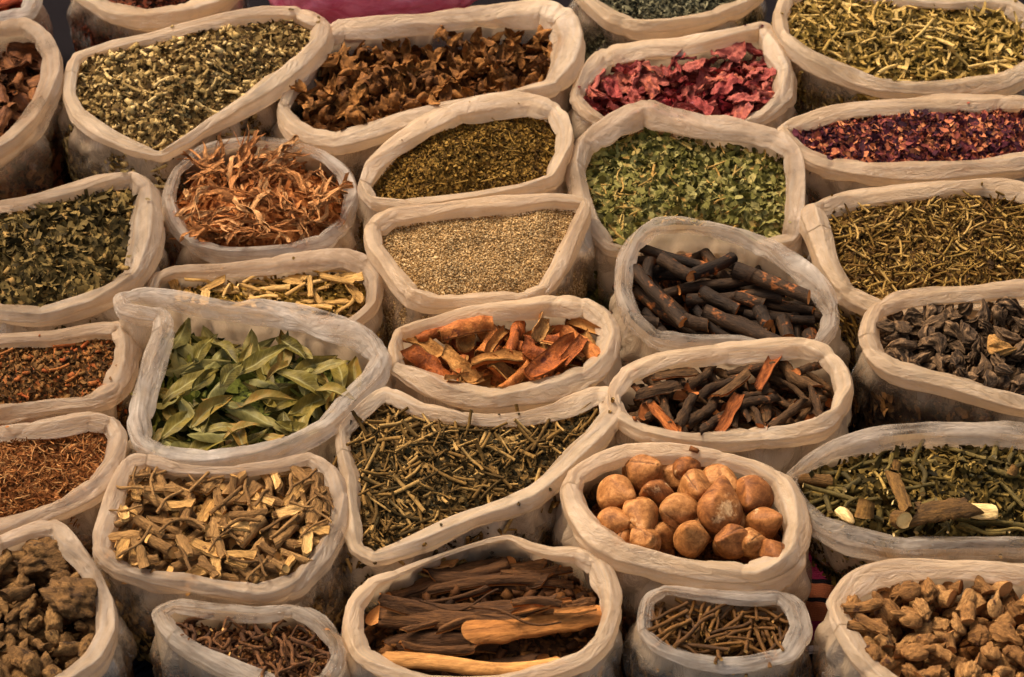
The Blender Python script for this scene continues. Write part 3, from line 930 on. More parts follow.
bag('yellowstem', [(787, 0, 9), (779, 18, 10), (785, 41, 11), (810, 60, 11), (844, 75, 11), (878, 87, 11), (913, 91, 11), (964, 89, 11), (1005, 83, 11), (1032, 68, 11), (1038, 42, 11), (1028, 18, 11), (1008, 6, 11), (980, 2, 11), (913, 2, 10), (860, -5, 10), (812, -12, 9)],
    'bag of yellow green chopped straw-like stems', z0=.018, dep=.008, mound=.018, mat='warm', milk=.07, cuff=.08)
bag('purple', [(783, 131, 8), (812, 121, 10), (861, 112, 10), (913, 106, 11), (964, 104, 11), (1024, 105, 12), (1060, 118, 12), (1075, 140, 12), (1040, 162, 13), (981, 171, 14), (930, 175, 15), (878, 175, 15), (827, 168, 12), (799, 152, 9)],
    'low flat bag of dark purple and orange flower crumbs', z0=.006, dep=.006, mound=.012, mat='warm', milk=.2)
bag('stemmix', [(812, 214, 12), (828, 206, 11), (850, 200, 11), (895, 194, 11), (947, 190, 11), (985, 188, 11), (1030, 194, 11), (1075, 215, 11), (1085, 260, 11), (1060, 300, 11), (1000, 312, 10), (930, 312, 10), (880, 310, 10), (845, 294, 12), (829, 268, 13), (820, 238, 13)],
    'bag of fine brown green chopped stems behind the black wrinkled pods', z0=.004, dep=.008, mound=.014, mat='warm')
bag('pods', [(870, 325, 11), (879, 309, 11), (900, 300, 12), (930, 296, 12), (981, 293, 12), (1024, 291, 12), (1070, 300, 12), (1095, 350, 12), (1080, 405, 13), (1035, 408, 13), (1000, 399, 13), (947, 383, 13), (895, 370, 13), (874, 355, 12), (868, 340, 11)],
    'bag of black wrinkled curled pods, clear wall showing more pods', z0=.026, dep=.016, mound=.014, mat='warm', milk=.05, cuff=.06, slump=.01)
bag('sticks', [(622, 291, 9), (624, 264, 9), (634, 243, 10), (652, 228, 10), (675, 225, 10), (708, 227, 10), (741, 236, 11), (772, 251, 12), (800, 270, 12), (821, 290, 12), (832, 310, 10), (830, 330, 9), (815, 346, 8), (775, 350, 8), (741, 342, 9), (706, 342, 10), (680, 341, 11), (652, 336, 11), (632, 318, 10)],
    'bag of thick dark brown sticks with orange cut ends', z0=.020, dep=.034, mound=.022, mat='clear', cuff=.4)
bag('twigs', [(613, 397, 9), (626, 377, 11), (659, 363, 12), (690, 357, 12), (720, 353, 13), (758, 350, 13), (803, 348, 12), (826, 356, 11), (840, 372, 10), (844, 392, 10), (838, 412, 11), (820, 427, 12), (792, 435, 12), (741, 440, 12), (690, 440, 12), (645, 432, 11), (620, 418, 9)],
    'bag of short dark brown root twigs with split orange ends', z0=.028, dep=.026, mound=.016, mat='warm', cuff=.5)
bag('straw', [(152, 293, 8), (158, 279, 8), (175, 272, 8), (206, 271, 9), (258, 267, 9), (310, 261, 9), (345, 259, 10), (366, 268, 11), (375, 284, 11), (372, 308, 9), (350, 326, 8), (290, 320, 8), (220, 312, 8), (170, 308, 8)],
    'small bag of golden straw chips mostly behind the bay leaf bag', z0=-.004, dep=.012, mound=.016, mat='grey')
bag('shreds', [(176, 172, 6), (205, 150, 6), (250, 141, 6), (290, 145, 8), (322, 156, 8), (344, 174, 9), (352, 196, 9), (344, 223, 9), (320, 243, 9), (290, 252, 9), (250, 256, 9), (220, 254, 9), (193, 244, 9), (176, 225, 9), (168, 200, 8)],
    'bag heaped with pale orange torn fibrous strips', z0=-.006, dep=.004, mound=.040, mat='clear', milk=.2)
bag('darkleaf', [(0, 207, 8), (25, 203, 8), (69, 192, 10), (105, 182, 10), (132, 179, 11), (148, 192, 13), (149, 220, 16), (146, 248, 16), (134, 277, 15), (108, 295, 14), (70, 309, 13), (40, 317, 12), (0, 314, 11), (-40, 300, 11), (-55, 255, 11), (-35, 218, 9)],
    'bag of dark green broken leaves beside the orange strips', z0=.018, dep=.010, mound=.018, mat='grey')
bag('brownfine', [(0, 341, 8), (50, 339, 8), (95, 331, 8), (120, 330, 11), (128, 345, 13), (124, 370, 13), (112, 395, 13), (92, 404, 10), (52, 407, 10), (0, 413, 10), (-45, 408, 10), (-55, 375, 10), (-40, 345, 8)],
    'bag of brown crumbled herb with reddish chips beside the bay leaves', z0=-.006, dep=.010, mound=.012, mat='grey')
bag('needles', [(0, 433, 10), (52, 427, 11), (90, 420, 11), (112, 424, 11), (119, 440, 11), (114, 462, 11), (98, 487, 13), (66, 507, 14), (30, 521, 14), (0, 530, 14), (-45, 528, 12), (-60, 485, 11), (-40, 445, 10)],
    'bag of fine rust coloured needles', z0=.010, dep=.012, mound=.012, mat='grey')
bag('roots', [(30, 532, 8), (54, 528, 9), (76, 551, 11), (95, 578, 12), (107, 605, 13), (108, 635, 13), (96, 662, 13), (70, 684, 13), (20, 700, 12), (-50, 690, 12), (-70, 610, 11), (-40, 552, 10), (0, 543, 10)],
    'bag of large gnarled brown root chunks', z0=.016, dep=.022, mound=.024, mat='grey', milk=.14, cuff=.1)
bag('bay', [(160, 317, 10), (140, 315, 11), (124, 311, 10), (121, 301, 10), (140, 296, 11), (165, 299, 12), (206, 306, 14), (258, 313, 15), (310, 322, 16), (352, 333, 15), (373, 346, 12), (381, 360, 11), (373, 378, 12), (353, 400, 12), (327, 426, 12), (292, 444, 12), (250, 455, 12), (205, 460, 12), (165, 457, 12), (143, 445, 11), (137, 425, 12), (144, 392, 13), (154, 357, 13), (163, 333, 12)],
    'bag with a folded over corner heaped with whole olive green bay leaves', z0=.030, dep=.030, mound=.026, mat='clear', cuff=.6, rollw=1.0)
bag('peel', [(394, 352, 8), (400, 334, 9), (439, 323, 10), (480, 313, 10), (522, 309, 11), (559, 305, 11), (587, 307, 11), (606, 321, 10), (611, 340, 11), (605, 360, 13), (589, 376, 14), (559, 387, 15), (529, 395, 15), (491, 400, 15), (456, 394, 14), (422, 381, 13), (397, 368, 10)],
    'bag of orange and tan curled dried peel', z0=.026, dep=.020, mound=.018, mat='warm', cuff=.5)
bag('twigherb', [(342, 432, 8), (358, 414, 8), (385, 396, 9), (422, 412, 9), (474, 421, 9), (525, 419, 9), (568, 408, 9), (598, 396, 9), (611, 401, 11), (613, 418, 12), (596, 440, 12), (562, 475, 12), (535, 498, 11), (508, 510, 11), (474, 520, 12), (422, 541, 12), (375, 558, 11), (358, 550, 11), (352, 530, 11), (350, 505, 11), (351, 480, 10), (345, 455, 9)],
    'large bag of thin brown twigs mixed with dark herb', z0=.012, dep=.010, mound=.018, mat='warm')
bag('wood', [(146, 462, 8), (131, 464, 9), (118, 485, 10), (107, 523, 11), (103, 553, 11), (120, 569, 12), (155, 580, 13), (206, 590, 14), (258, 594, 14), (294, 585, 13), (321, 558, 13), (339, 526, 12), (342, 500, 11), (330, 473, 11), (310, 459, 9), (280, 466, 8), (230, 472, 8), (180, 470, 8)],
    'bag of split wood pieces with grey bark', z0=.014, dep=.010, mound=.024, mat='grey', milk=.15, cuff=.12)
bag('curlroot', [(159, 614, 9), (175, 606, 8), (206, 610, 8), (258, 614, 8), (293, 611, 9), (320, 622, 11), (336, 640, 12), (338, 662, 12), (325, 682, 11), (290, 692, 12), (262, 684, 12), (232, 670, 12), (200, 655, 11), (175, 638, 10)],
    'small bag of thin curled brown roots in front of the split wood', z0=-.004, dep=.016, mound=.012, mat='clear')
bag('bark', [(395, 575, 6), (372, 584, 9), (355, 606, 11), (352, 632, 12), (362, 655, 11), (390, 672, 11), (430, 684, 10), (500, 684, 10), (550, 672, 11), (583, 658, 13), (601, 640, 13), (610, 614, 13), (609, 588, 13), (598, 565, 12), (577, 554, 9), (550, 552, 7), (530, 546, 6), (508, 537, 4, -8), (474, 545, 3, -12), (430, 560, 3, -10)],
    'bag of long split slabs of brown bark laid side by side', z0=-.002, dep=.020, mound=.018, mat='warm', milk=.12)
bag('nuts', [(575, 477, 10), (596, 463, 10), (626, 453, 10), (669, 452, 11), (713, 457, 11), (753, 467, 11), (779, 481, 10), (793, 503, 11), (798, 528, 11), (793, 553, 13), (775, 571, 15), (750, 579, 16), (706, 576, 16), (662, 565, 15), (622, 553, 15), (594, 535, 13), (576, 510, 11), (570, 490, 10)],
    'bag of round tan shelled nuts', z0=.022, dep=.022, mound=.014, mat='warm', cuff=.5)
bag('thintwig', [(644, 617, 8), (648, 600, 8), (664, 590, 7), (700, 594, 7), (750, 598, 7), (779, 597, 9), (796, 611, 10), (801, 634, 11), (786, 655, 10), (757, 663, 9), (724, 666, 9), (691, 661, 9), (660, 649, 9), (644, 634, 8)],
    'small clear bag of thin dark brown twigs in front of the nuts', z0=-.006, dep=.012, mound=.012, mat='clear', milk=.1, cuff=.1)
bag('stemchip', [(792, 476, 8), (808, 463, 10), (835, 449, 12), (878, 438, 13), (930, 433, 13), (981, 433, 12), (1030, 437, 12), (1075, 455, 12), (1090, 500, 12), (1065, 540, 12), (1030, 547, 13), (998, 547, 13), (947, 548, 14), (895, 548, 14), (850, 540, 14), (820, 526, 13), (803, 507, 10), (794, 490, 8)],
    'bag of chopped green stems with pale cut wood chips', z0=.016, dep=.014, mound=.016, mat='clear', cuff=.45, slump=.5)
bag('caps', [(835, 606, 10), (848, 589, 11), (870, 575, 12), (900, 568, 12), (940, 568, 12), (981, 571, 12), (1030, 576, 12), (1075, 595, 12), (1095, 650, 12), (1070, 705, 12), (990, 715, 12), (920, 705, 12), (884, 682, 12), (860, 658, 12), (843, 632, 11)],
    'bag of short tan brown cut root pieces beside the striped blanket', z0=.022, dep=.018, mound=.016, mat='warm', cuff=.4)
# ------------------------------------------------------------------ fillings nobody could count
def fill(key, name, label, layers, cols, **k): return filling(key, name, label, 'herb', layers, cols, **k)
fill('redbits', 'dried_herb', 'dark red crumbs under the shreds in the corner bag', [('flake', 1.2, .006, .012, .6, 0, 1)], [(50, 18, 10), (110, 34, 16), (170, 60, 30)], lower=0.02)
fill('dark', 'dried_herb', 'dark red and brown herb mix seen through the bag behind the grey green chips', [('flake', 1.6, .005, .010, .6, 0, 1)], [(28, 16, 12), (60, 32, 20), (96, 52, 30), (120, 60, 44)], side=1.0)
fill('brownleaf', 'dried_herb', 'dark brown leaf scraps packed under the curled pods', [('flake', 1.4, .010, .022, .7, 0, 1)], [(34, 20, 12), (70, 40, 22), (112, 66, 38), (134, 92, 54)], side=1.2, lower=0.02)
fill('greychips', 'dried_herb', 'grey green chopped leaves with pale chips', [('flake', 1.8, .005, .011, .6, 0, .65), ('chip', .32, .005, .012, .6, .55, 1), ('stem', .10, .015, .035, .3, .6, 1)],
     [(48, 36, 20), (90, 70, 41), (122, 100, 62), (158, 134, 88), (206, 180, 130)], vor=140)
fill('olive', 'dried_herb', 'fine olive green crumbled herb', [('flake', 2.2, .003, .0062, .7, 0, 1), ('needle', .05, .010, .025, .3, .7, 1)], [(48, 34, 15), (86, 63, 27), (118, 90, 40), (152, 122, 66)], vor=260)
fill('sesame', 'seeds', 'fine pale beige seeds heaped flat', [('grain', 2.0, .0026, .0036, .8, 0, 1)], [(96, 72, 44), (146, 116, 76), (182, 150, 106), (214, 190, 150)], vor=420)
fill('greenleaf', 'dried_herb', 'crumbled bright green leaves with yellow brown stems', [('flake', 2.2, .005, .016, .65, 0, .85), ('needle', .14, .02, .045, .2, .85, 1), ('needle', .03, .04, .06, .15, .9, 1)], [(62, 58, 26), (96, 92, 46), (120, 114, 66), (146, 138, 90), (164, 130, 74)], vor=160)
fill('brownflower', 'blossom_crumbs', 'dark brown blossom crumbs under the curled blossoms', [('flake', 1.3, .008, .02, .7, 0, 1)], [(40, 24, 14), (80, 48, 24), (118, 76, 42)], lower=.03)
fill('redpetal', 'petal_crumbs', 'deep red petal crumbs under the crumpled petals', [('flake', 1.2, .008, .016, .6, 0, 1)], [(50, 12, 18), (100, 24, 34), (150, 50, 50)], lower=0.03)
fill('greyherb', 'dried_herb', 'dark grey green herb at the frame edge', [('flake', 1.6, .004, .009, .6, 0, 1), ('strip', .5, .008, .016, .5, .3, 1)], [(30, 30, 22), (60, 58, 44), (94, 90, 70), (140, 134, 108)], side=1.0)
fill('yellowstem', 'dried_herb', 'yellow green chopped straw-like stems and leaf bits', [('flake', .9, .006, .012, .6, 0, .5), ('stem', .75, .014, .036, .35, .35, 1), ('strip', .7, .012, .036, .5, .3, 1), ('needle', .3, .03, .07, .3, .6, 1)],
     [(52, 42, 18), (86, 70, 32), (126, 104, 52), (166, 138, 80), (198, 170, 112)], side=1.0)
fill('purple', 'dried_flowers', 'dark purple and orange flower crumbs', [('flake', 2.2, .005, .012, .7, 0, 1)], [(38, 20, 28), (56, 30, 38), (84, 40, 50), (146, 80, 62), (200, 134, 94)], vor=190, side=.8)
fill('stemmix', 'dried_herb', 'fine brown green chopped stems behind the black pods', [('flake', 1.0, .004, .009, .6, 0, .5), ('stem', .7, .008, .026, .4, .2, 1), ('needle', .7, .014, .045, .32, .3, 1)], [(38, 26, 14), (70, 50, 24), (104, 78, 38), (134, 108, 56), (172, 142, 90)], vor=200)
fill('pods', 'pod_fragments', 'broken black pod pieces filling the bag beneath the whole pods', [('flake', 1.6, .012, .026, .8, 0, 1)], [(22, 16, 12), (44, 34, 26), (80, 60, 42), (150, 112, 70)], side=1.8, lower=0.03)
fill('sticks', 'bark_crumbs', 'dark bark crumbs beneath the thick sticks', [('chip', 1.0, .008, .02, .6, 0, 1)], [(26, 18, 12), (58, 38, 24), (120, 72, 38)], lower=0.05)
fill('twigs', 'bark_crumbs', 'dark root crumbs beneath the short twigs', [('chip', 1.0, .008, .018, .6, 0, 1)], [(28, 20, 14), (60, 40, 26), (124, 76, 42)], lower=0.035)
fill('straw', 'chopped_straw', 'golden brown chopped straw crumbs', [('flake', 1.2, .004, .010, .6, 0, .7), ('stem', .35, .010, .024, .4, .4, 1)], [(52, 40, 18), (98, 76, 32), (146, 116, 54), (196, 160, 90)], lower=0.012)
fill('shreds', 'fibre_scraps', 'small orange fibre scraps under the torn strips', [('strip', .9, .014, .034, .6, 0, 1)], [(90, 48, 22), (150, 92, 50), (196, 136, 86)], lower=0.03)
fill('darkleaf', 'dried_herb', 'dark green broken leaves with a few pale stalks', [('flake', 2.0, .007, .018, .7, 0, .8), ('strip', .5, .012, .026, .6, .2, .9), ('chip', .05, .008, .016, .4, .85, 1)], [(42, 35, 20), (70, 59, 34), (100, 84, 50), (128, 108, 66), (146, 116, 72)], vor=110)
fill('brownfine', 'dried_herb', 'brown crumbled herb speckled with reddish chips', [('flake', 2.0, .004, .008, .6, 0, .7), ('chip', .22, .004, .010, .5, .4, 1), ('stem', .08, .015, .034, .2, .8, 1)], [(48, 32, 18), (82, 58, 34), (114, 84, 50), (142, 96, 54), (140, 74, 40)], vor=220)
fill('needles', 'dried_needles', 'fine rust coloured needles', [('needle', 1.1, .009, .020, .4, 0, 1), ('flake', .9, .004, .008, .6, 0, .6)], [(76, 44, 22), (118, 72, 38), (150, 100, 58), (184, 142, 96)], vor=220)
fill('roots', 'root_crumbs', 'brown root crumbs packed under the gnarled chunks', [('chip', 1.2, .010, .024, .7, 0, 1)], [(44, 30, 18), (84, 58, 34), (126, 90, 54)], side=1.5, lower=0.045)
fill('bay', 'leaf_scraps', 'broken dark green leaf scraps beneath the whole bay leaves', [('flake', 1.3, .014, .030, .6, 0, 1)], [(34, 38, 14), (70, 76, 30), (108, 108, 50)], lower=0.03)
fill('peel', 'peel_crumbs', 'orange brown crumbs under the curled peel', [('flake', 1.3, .010, .024, .6, 0, 1)], [(70, 34, 14), (124, 66, 28), (168, 104, 52)], lower=0.035)
fill('twigherb', 'dried_herb', 'thin brown twigs tangled with dark green herb', [('flake', 1.2, .004, .009, .6, 0, .35), ('stem', .25, .012, .030, .32, .3, 1), ('needle', 1.1, .018, .065, .28, .2, 1)], [(34, 30, 16), (60, 48, 26), (92, 70, 38), (128, 100, 58), (164, 134, 86)], vor=190)
fill('wood', 'wood_crumbs', 'grey brown wood crumbs and splinters between the split pieces', [('chip', .9, .008, .018, .6, 0, 1), ('needle', .2, .02, .05, .3, .3, 1)], [(52, 38, 22), (96, 72, 42), (150, 116, 70), (190, 150, 96)], side=1.5, lower=0.035)
fill('curlroot', 'root_crumbs', 'dark brown root crumbs under the curled roots', [('chip', .9, .004, .009, .6, 0, 1), ('flake', .6, .005, .010, .6, 0, 1)], [(34, 22, 16), (72, 48, 32), (120, 80, 50), (170, 126, 84)], side=1.0, lower=0.014)
fill('bark', 'bark_crumbs', 'dark bark crumbs under the long slabs', [('chip', .8, .008, .02, .5, 0, 1)], [(34, 22, 12), (72, 46, 26), (110, 74, 40)], side=.8, lower=.024)
fill('nuts', 'nut_crumbs', 'dark brown nut shell crumbs beneath the whole nuts', [('chip', 1.0, .006, .014, .5, 0, 1)], [(64, 38, 20), (104, 66, 38), (140, 92, 56)], lower=0.05)
fill('thintwig', 'twig_crumbs', 'brown twig crumbs under the thin twigs', [('needle', .8, .012, .03, .5, 0, 1)], [(34, 24, 14), (76, 54, 28), (124, 92, 48)], side=1.2, lower=0.022)
fill('stemchip', 'dried_herb', 'chopped dark green stems and leaf shreds between the cut chips', [('flake', 1.2, .007, .015, .7, 0, .6), ('strip', .7, .016, .040, .6, .2, .9), ('stem', .35, .014, .034, .4, .4, 1)], [(28, 24, 12), (50, 42, 20), (80, 66, 32), (112, 92, 48), (160, 134, 78)], vor=120, lower=0.006)
fill('caps', 'root_crumbs', 'tan root crumbs under the short cut pieces', [('chip', 1.1, .008, .018, .6, 0, 1)], [(56, 34, 18), (104, 66, 34), (148, 102, 60)], lower=0.04)

# ------------------------------------------------------------------ pieces one can count
def sticks(n, L, R, bend, mats, seed0, **k):
    out = []
    rg = np.random.default_rng(seed0)
    for i in range(n):
        V, P, (a, c) = g_stick(rg.uniform(*L), rg.uniform(*R), rg.uniform(*bend) * rg.choice([-1, 1]), seed0 + i, **k)
        out.append(proto('stick', V, P, mats, None, [0] * a + [1] * c))
    return out
def sheets(n, L, w, mats, seed0, curl=(.6, 1.4), thick=.0016, **k):
    out = []
    rg = np.random.default_rng(seed0)
    for i in range(n):
        V, P, (a, c, d) = g_sheet(rg.uniform(*L), rg.uniform(*w), seed0 + i, rg.uniform(*curl), thick, **k)
        out.append(proto('shard', V, P, mats, None, [0] * a + [1] * c + [2 if len(mats) > 2 else 0] * d))
    return out
def lumps(n, sx, sy, sz, mat, seed0, **k):
    out = []
    rg = np.random.default_rng(seed0)
    for i in range(n):
        V, P = g_lump(rg.uniform(*sx), rg.uniform(*sy), rg.uniform(*sz), seed0 + i, **k)
        out.append(proto('lump', V, P, [mat]))
    return out
def leaves(n, L, w, mat, seed0):
    rg = np.random.default_rng(seed0); out = []
    for i in range(n):
        l = rg.uniform(*L)
        V, P, uv = g_leaf(l, l * rg.uniform(*w), rg.uniform(-.12, .16), rg.uniform(.05, .45), seed0 + i, 17, 9, rg.uniform(.75, 1.0), .05)
        out.append(proto('leaf', V, P, [mat], uv))
    return out

def ends(key, p0, p1, rpx, make, name, label, cat, group=None, sink=.004, rx=0.0, lift=0):
    """one picked-out long piece between two photo points"""
    b = BAGS[key]
    cx, cy = (p0[0] + p1[0]) / 2, (p0[1] + p1[1]) / 2
    A, B = at(p0[0], p0[1], b['zm'] - b['dep'] + .02), at(p1[0], p1[1], b['zm'] - b['dep'] + .02)
    L = float(np.linalg.norm(B - A)); r = rpx * PX * np.linalg.norm(A - CAM) / DIST
    pr = make(L, r)
    ang = math.degrees(math.atan2(-(p1[1] - p0[1]), p1[0] - p0[0]))
    return hand(key, pr, cx, cy, ang, 1.0, name, label, cat, group, rx, 0, sink, lift)

# bay leaves
M_BAY = mat_leaf('bay_leaf', [(62, 54, 18), (86, 76, 28), (106, 93, 38), (124, 106, 50), (134, 96, 46)])
G = 'bay leaves in the folded bag'
BL = 'olive green bay leaf lying in the heap of the folded bag'
pr = leaves(14, (.060, .094), (.25, .34), M_BAY, 900)
drop('bay', pr, 110, (.65, 1.0), .40, 'bay_leaf', BL, 'leaf', G, inset=.8, sink=.006, cand=2, cap=0.0)
for (x, y, a, s, lab) in [(189, 377, 35, 1.15, 'long narrow dark bay leaf slanting up across the heap'), (212, 401, 35, 1.05, 'broad pale bay leaf lying flat near the front of the heap'),
                          (299, 379, -28, 1.15, 'large bay leaf with its tip pointing down to the front rim'), (268, 406, 6, 1.0, 'long bay leaf lying level in front of the heap'),
                          (150, 398, 12, .75, 'small bay leaf poking out over the side rim of its bag'), (226, 352, -42, .9, 'bay leaf leaning against the back rim of its bag')]:
    hand('bay', pr[int(x) % 14], x, y, a, s, 'bay_leaf', lab, 'leaf', G, rx=random.uniform(-.3, .3), ry=random.uniform(-.2, .2), sink=.003)
for (x, y, a) in [(245, 355, 75), (205, 372, 60), (262, 372, 20), (330, 372, 10), (240, 425, 10), (300, 425, -5), (180, 420, 40), (335, 395, -20), (232, 385, 65)]:
    hand('bay', pr[(int(x) + 3) % 14], x, y, a, random.uniform(.7, .95), 'bay_leaf', BL, 'leaf', G, rx=random.uniform(-.5, .5), ry=random.uniform(-.3, .3), sink=.004)

# thick dark sticks
M_DARK = mat_piece('dark_stick_bark', [(27, 20, 13), (46, 34, 22), (70, 52, 35)], (1, 4, 4), 40, patch=(158, 94, 46), patch_at=.59, rough=.7, bump=.6, spec=.15, patch_scale=34)
M_CUT = mat_cut('orange_cut_end', [(70, 42, 22), (176, 110, 58), (216, 154, 94)])
G = 'thick dark sticks in their bag'
ST = 'thick dark brown stick with orange cut ends among its like'
pr = sticks(8, (.08, .135), (.0062, .0085), (.0, .04), [M_DARK, M_CUT], 1000, segs=16, sides=14, rough=.07, taper=.95)
drop('sticks', pr, 60, (.8, 1.0), .18, 'dark_stick', ST, 'stick', G, inset=.98, sink=.004, cand=3, yaw=(-.35, .7), cap=-0.004)
def mk_dark(seed): return lambda L, r: (lambda g: proto('stick', g[0], g[1], [M_DARK, M_CUT], None, [0] * g[2][0] + [1] * g[2][1]))(g_stick(L, r, .02, seed, segs=20, sides=16, rough=.07, taper=.92))
for i, (a, b_, r, lab) in enumerate([
    ((650, 256), (646, 276), 7, None), ((672, 238), (708, 248), 8, None), ((693, 270), (734, 252), 7.5, 'dark stick slanting up towards the back rim of the stick bag'),
    ((734, 268), (778, 285), 9, None), ((659, 268), (690, 287), 8, None), ((703, 292), (737, 310), 8, None), ((737, 291), (763, 299), 7.5, None),
    ((626, 304), (658, 307), 7, 'notched orange stick end by the side rim of the stick bag'), ((754, 281), (808, 303), 8.5, 'thick smooth dark stick resting against the side rim'),
    ((682, 318), (708, 325), 8, None), ((760, 306), (768, 322), 8.5, None), ((784, 314), (788, 332), 8.5, None), ((635, 274), (681, 328), 7.5, 'long dark stick pointing down at the front rim of the stick bag'),
    ((812, 308), (814, 328), 9.5, 'stout dark stick standing on end at the side rim'), ((704, 308), (788, 345), 8.5, 'longest dark stick, lying out over the front rim of its bag')]):
    ends('sticks', a, b_, r * .88, mk_dark(1100 + i), 'dark_stick', lab or ST, 'stick', G, sink=.005)

# root twigs with split orange ends
M_TW = mat_piece('root_twig_bark', [(40, 29, 18), (70, 51, 32), (104, 77, 49)], (1, 5, 5), 50, patch=(150, 94, 52), patch_at=.59, rough=.75, bump=.8, spec=.15, patch_scale=45)
M_CUT2 = mat_cut('split_end', [(84, 48, 24), (164, 98, 52), (196, 134, 80)])
M_SPLIT = mat_piece('split_orange_wood', [(106, 58, 28), (150, 88, 44), (184, 118, 64)], (1, 6, 6), 40, rough=.75, bump=.8)
G = 'short root twigs in their bag'
TW = 'short dark root twig with split orange end'
pr = sticks(9, (.036, .068), (.0045, .0085), (.01, .08), [M_TW, M_CUT2], 1200, segs=18, sides=12, rough=.30, taper=.75, lumps=5, slant=1.2)
drop('twigs', pr, 130, (.8, 1.1), .2, 'root_twig', TW, 'root', G, inset=.88, sink=.003, cand=3, cap=0.006)
pr2 = sheets(4, (.05, .07), (.012, .018), [M_SPLIT, M_TW], 1250, (.5, 1.2), .003, rag=.3)
drop('twigs', pr2, 9, (.8, 1.05), .25, 'split_root', 'split orange root sliver lying over the dark twigs', 'root', 'split root slivers over the dark twigs', inset=.85, sink=.002, cand=3, cap=0.01)

# nuts
M_NUT = mat_piece('nut_shell', [(96, 58, 30), (126, 80, 43), (152, 104, 60), (178, 134, 88)], (1, 1, 1), 90, patch=(196, 156, 108), patch_at=.61, rough=.58, bump=.35, dist=.001, patch_scale=34, ridge=(52, 30, 16))
G = 'round tan nuts in their bag'
NUT = 'round tan nut with a smooth shell in the nut bag'
nuts = [(lambda g: proto('nut', g[0], g[1], [M_NUT], None, None, {'ridge': g[2]}))(g_nut(.020, 40 + i)) for i in range(10)]
drop('nuts', nuts, 26, (.7, .85), 1.5, 'nut', 'partly hidden tan nut low in the nut bag', 'nut', 'half buried nuts in their bag', inset=.95, sink=.006, cand=4, cap=-.022)
rg = np.random.default_rng(5)
for i, (x, y, r, lab) in enumerate([(654, 480, 15, 0), (705, 527, 16, 0), (664, 534, 15, 0), (728, 545, 14, 0), (690, 465, 14, 0), (636, 470, 14, 0), (760, 550, 13, 0), (735, 520, 16, 0), (662, 512, 15, 0), (670, 475, 16, 0), (625, 540, 14, 0),
    (687, 471, 15, 0), (718, 482, 18, 0), (613, 523, 15, 0), (644, 541, 16, 0), (772, 551, 13, 'smallest round nut tucked in the corner by the front rim of the nut bag'), (751, 543, 15, 0),
    (616, 495, 19, 'dark smooth nut against the side rim of the nut bag'), (643, 473, 19, 0), (657, 496, 17, 0), (695, 488, 19, 0), (752, 497, 20, 'wide nut with a smooth top beside the far corner of the nut bag'), (763, 524, 17, 'cracked pale nut against the side of the nut bag'), (692, 539, 17, 0), (733, 541, 17, 0),
    (640, 517, 20, 'pale cracked nut with chalky bark in the middle of the nut bag'), (680, 514, 20, 'nut with a broken square face at the middle of the nut bag'), (720, 511, 22, 'largest nut, split to a pointed tip, on top of the pile')]):
    sc = r * PX * 1.05 / .020
    zc = BAGS['nuts']['zm'] - .016 + .012 * (i >= 11) + (.010 if i == 27 else 0) + rg.uniform(-.003, .003)
    p = at(x, y, zc)
    R3 = rotm(.9, -.45, 1.45) if i == 27 else rotm(rg.uniform(0, 6), -rg.uniform(.2, 1.2), rg.uniform(-2.7, -.4))
    o = bpy.data.objects.new('nut', nuts[i % 10][0]); COL.objects.link(o)
    o.matrix_world = Matrix.Translation(p) @ Matrix(R3.tolist()).to_4x4() @ Matrix.Scale(sc, 4)
    o['label'] = lab or NUT; o['category'] = 'nut'; o['group'] = G

# bark slabs
M_BK = mat_piece('slab_bark', [(54, 36, 21), (82, 56, 33), (112, 78, 46)], (1, 9, 9), 26, patch=(146, 98, 54), patch_at=.68, rough=.8, bump=.7, dist=.002, patch_scale=14)
M_BKO = mat_piece('slab_inner_wood', [(136, 88, 46), (164, 112, 62), (186, 136, 82)], (1, 6, 6), 20, rough=.75, bump=.8, dist=.002)
M_BKC = mat_cut('slab_end', [(96, 60, 30), (160, 106, 58), (190, 140, 86)])
G = 'bark slabs in their bag'
def mk_slab(seed, flat, mat, rough=.22): return lambda L, r: (lambda g: proto('slab', g[0], g[1], [mat, M_BKC], None, [0] * g[2][0] + [1] * g[2][1]))(g_stick(L, r, .035, seed, segs=48, sides=20, rough=rough, taper=.85, flat=flat, lumps=7, slant=.9))
mk_curl = lambda seed: lambda L, r: (lambda g: proto('strip', g[0], g[1], [M_BKO, M_BK, M_BKC], None, [0] * g[2][0] + [1] * g[2][1] + [2] * g[2][2]))(g_sheet(L, r * 2.3, seed, random.Random(seed).uniform(.8, 1.7), .0035, .22, 60, 14, .07, random.Random(seed).uniform(-.5, .5)))
SL = 'rough brown bark slab lying in the stack of slabs'
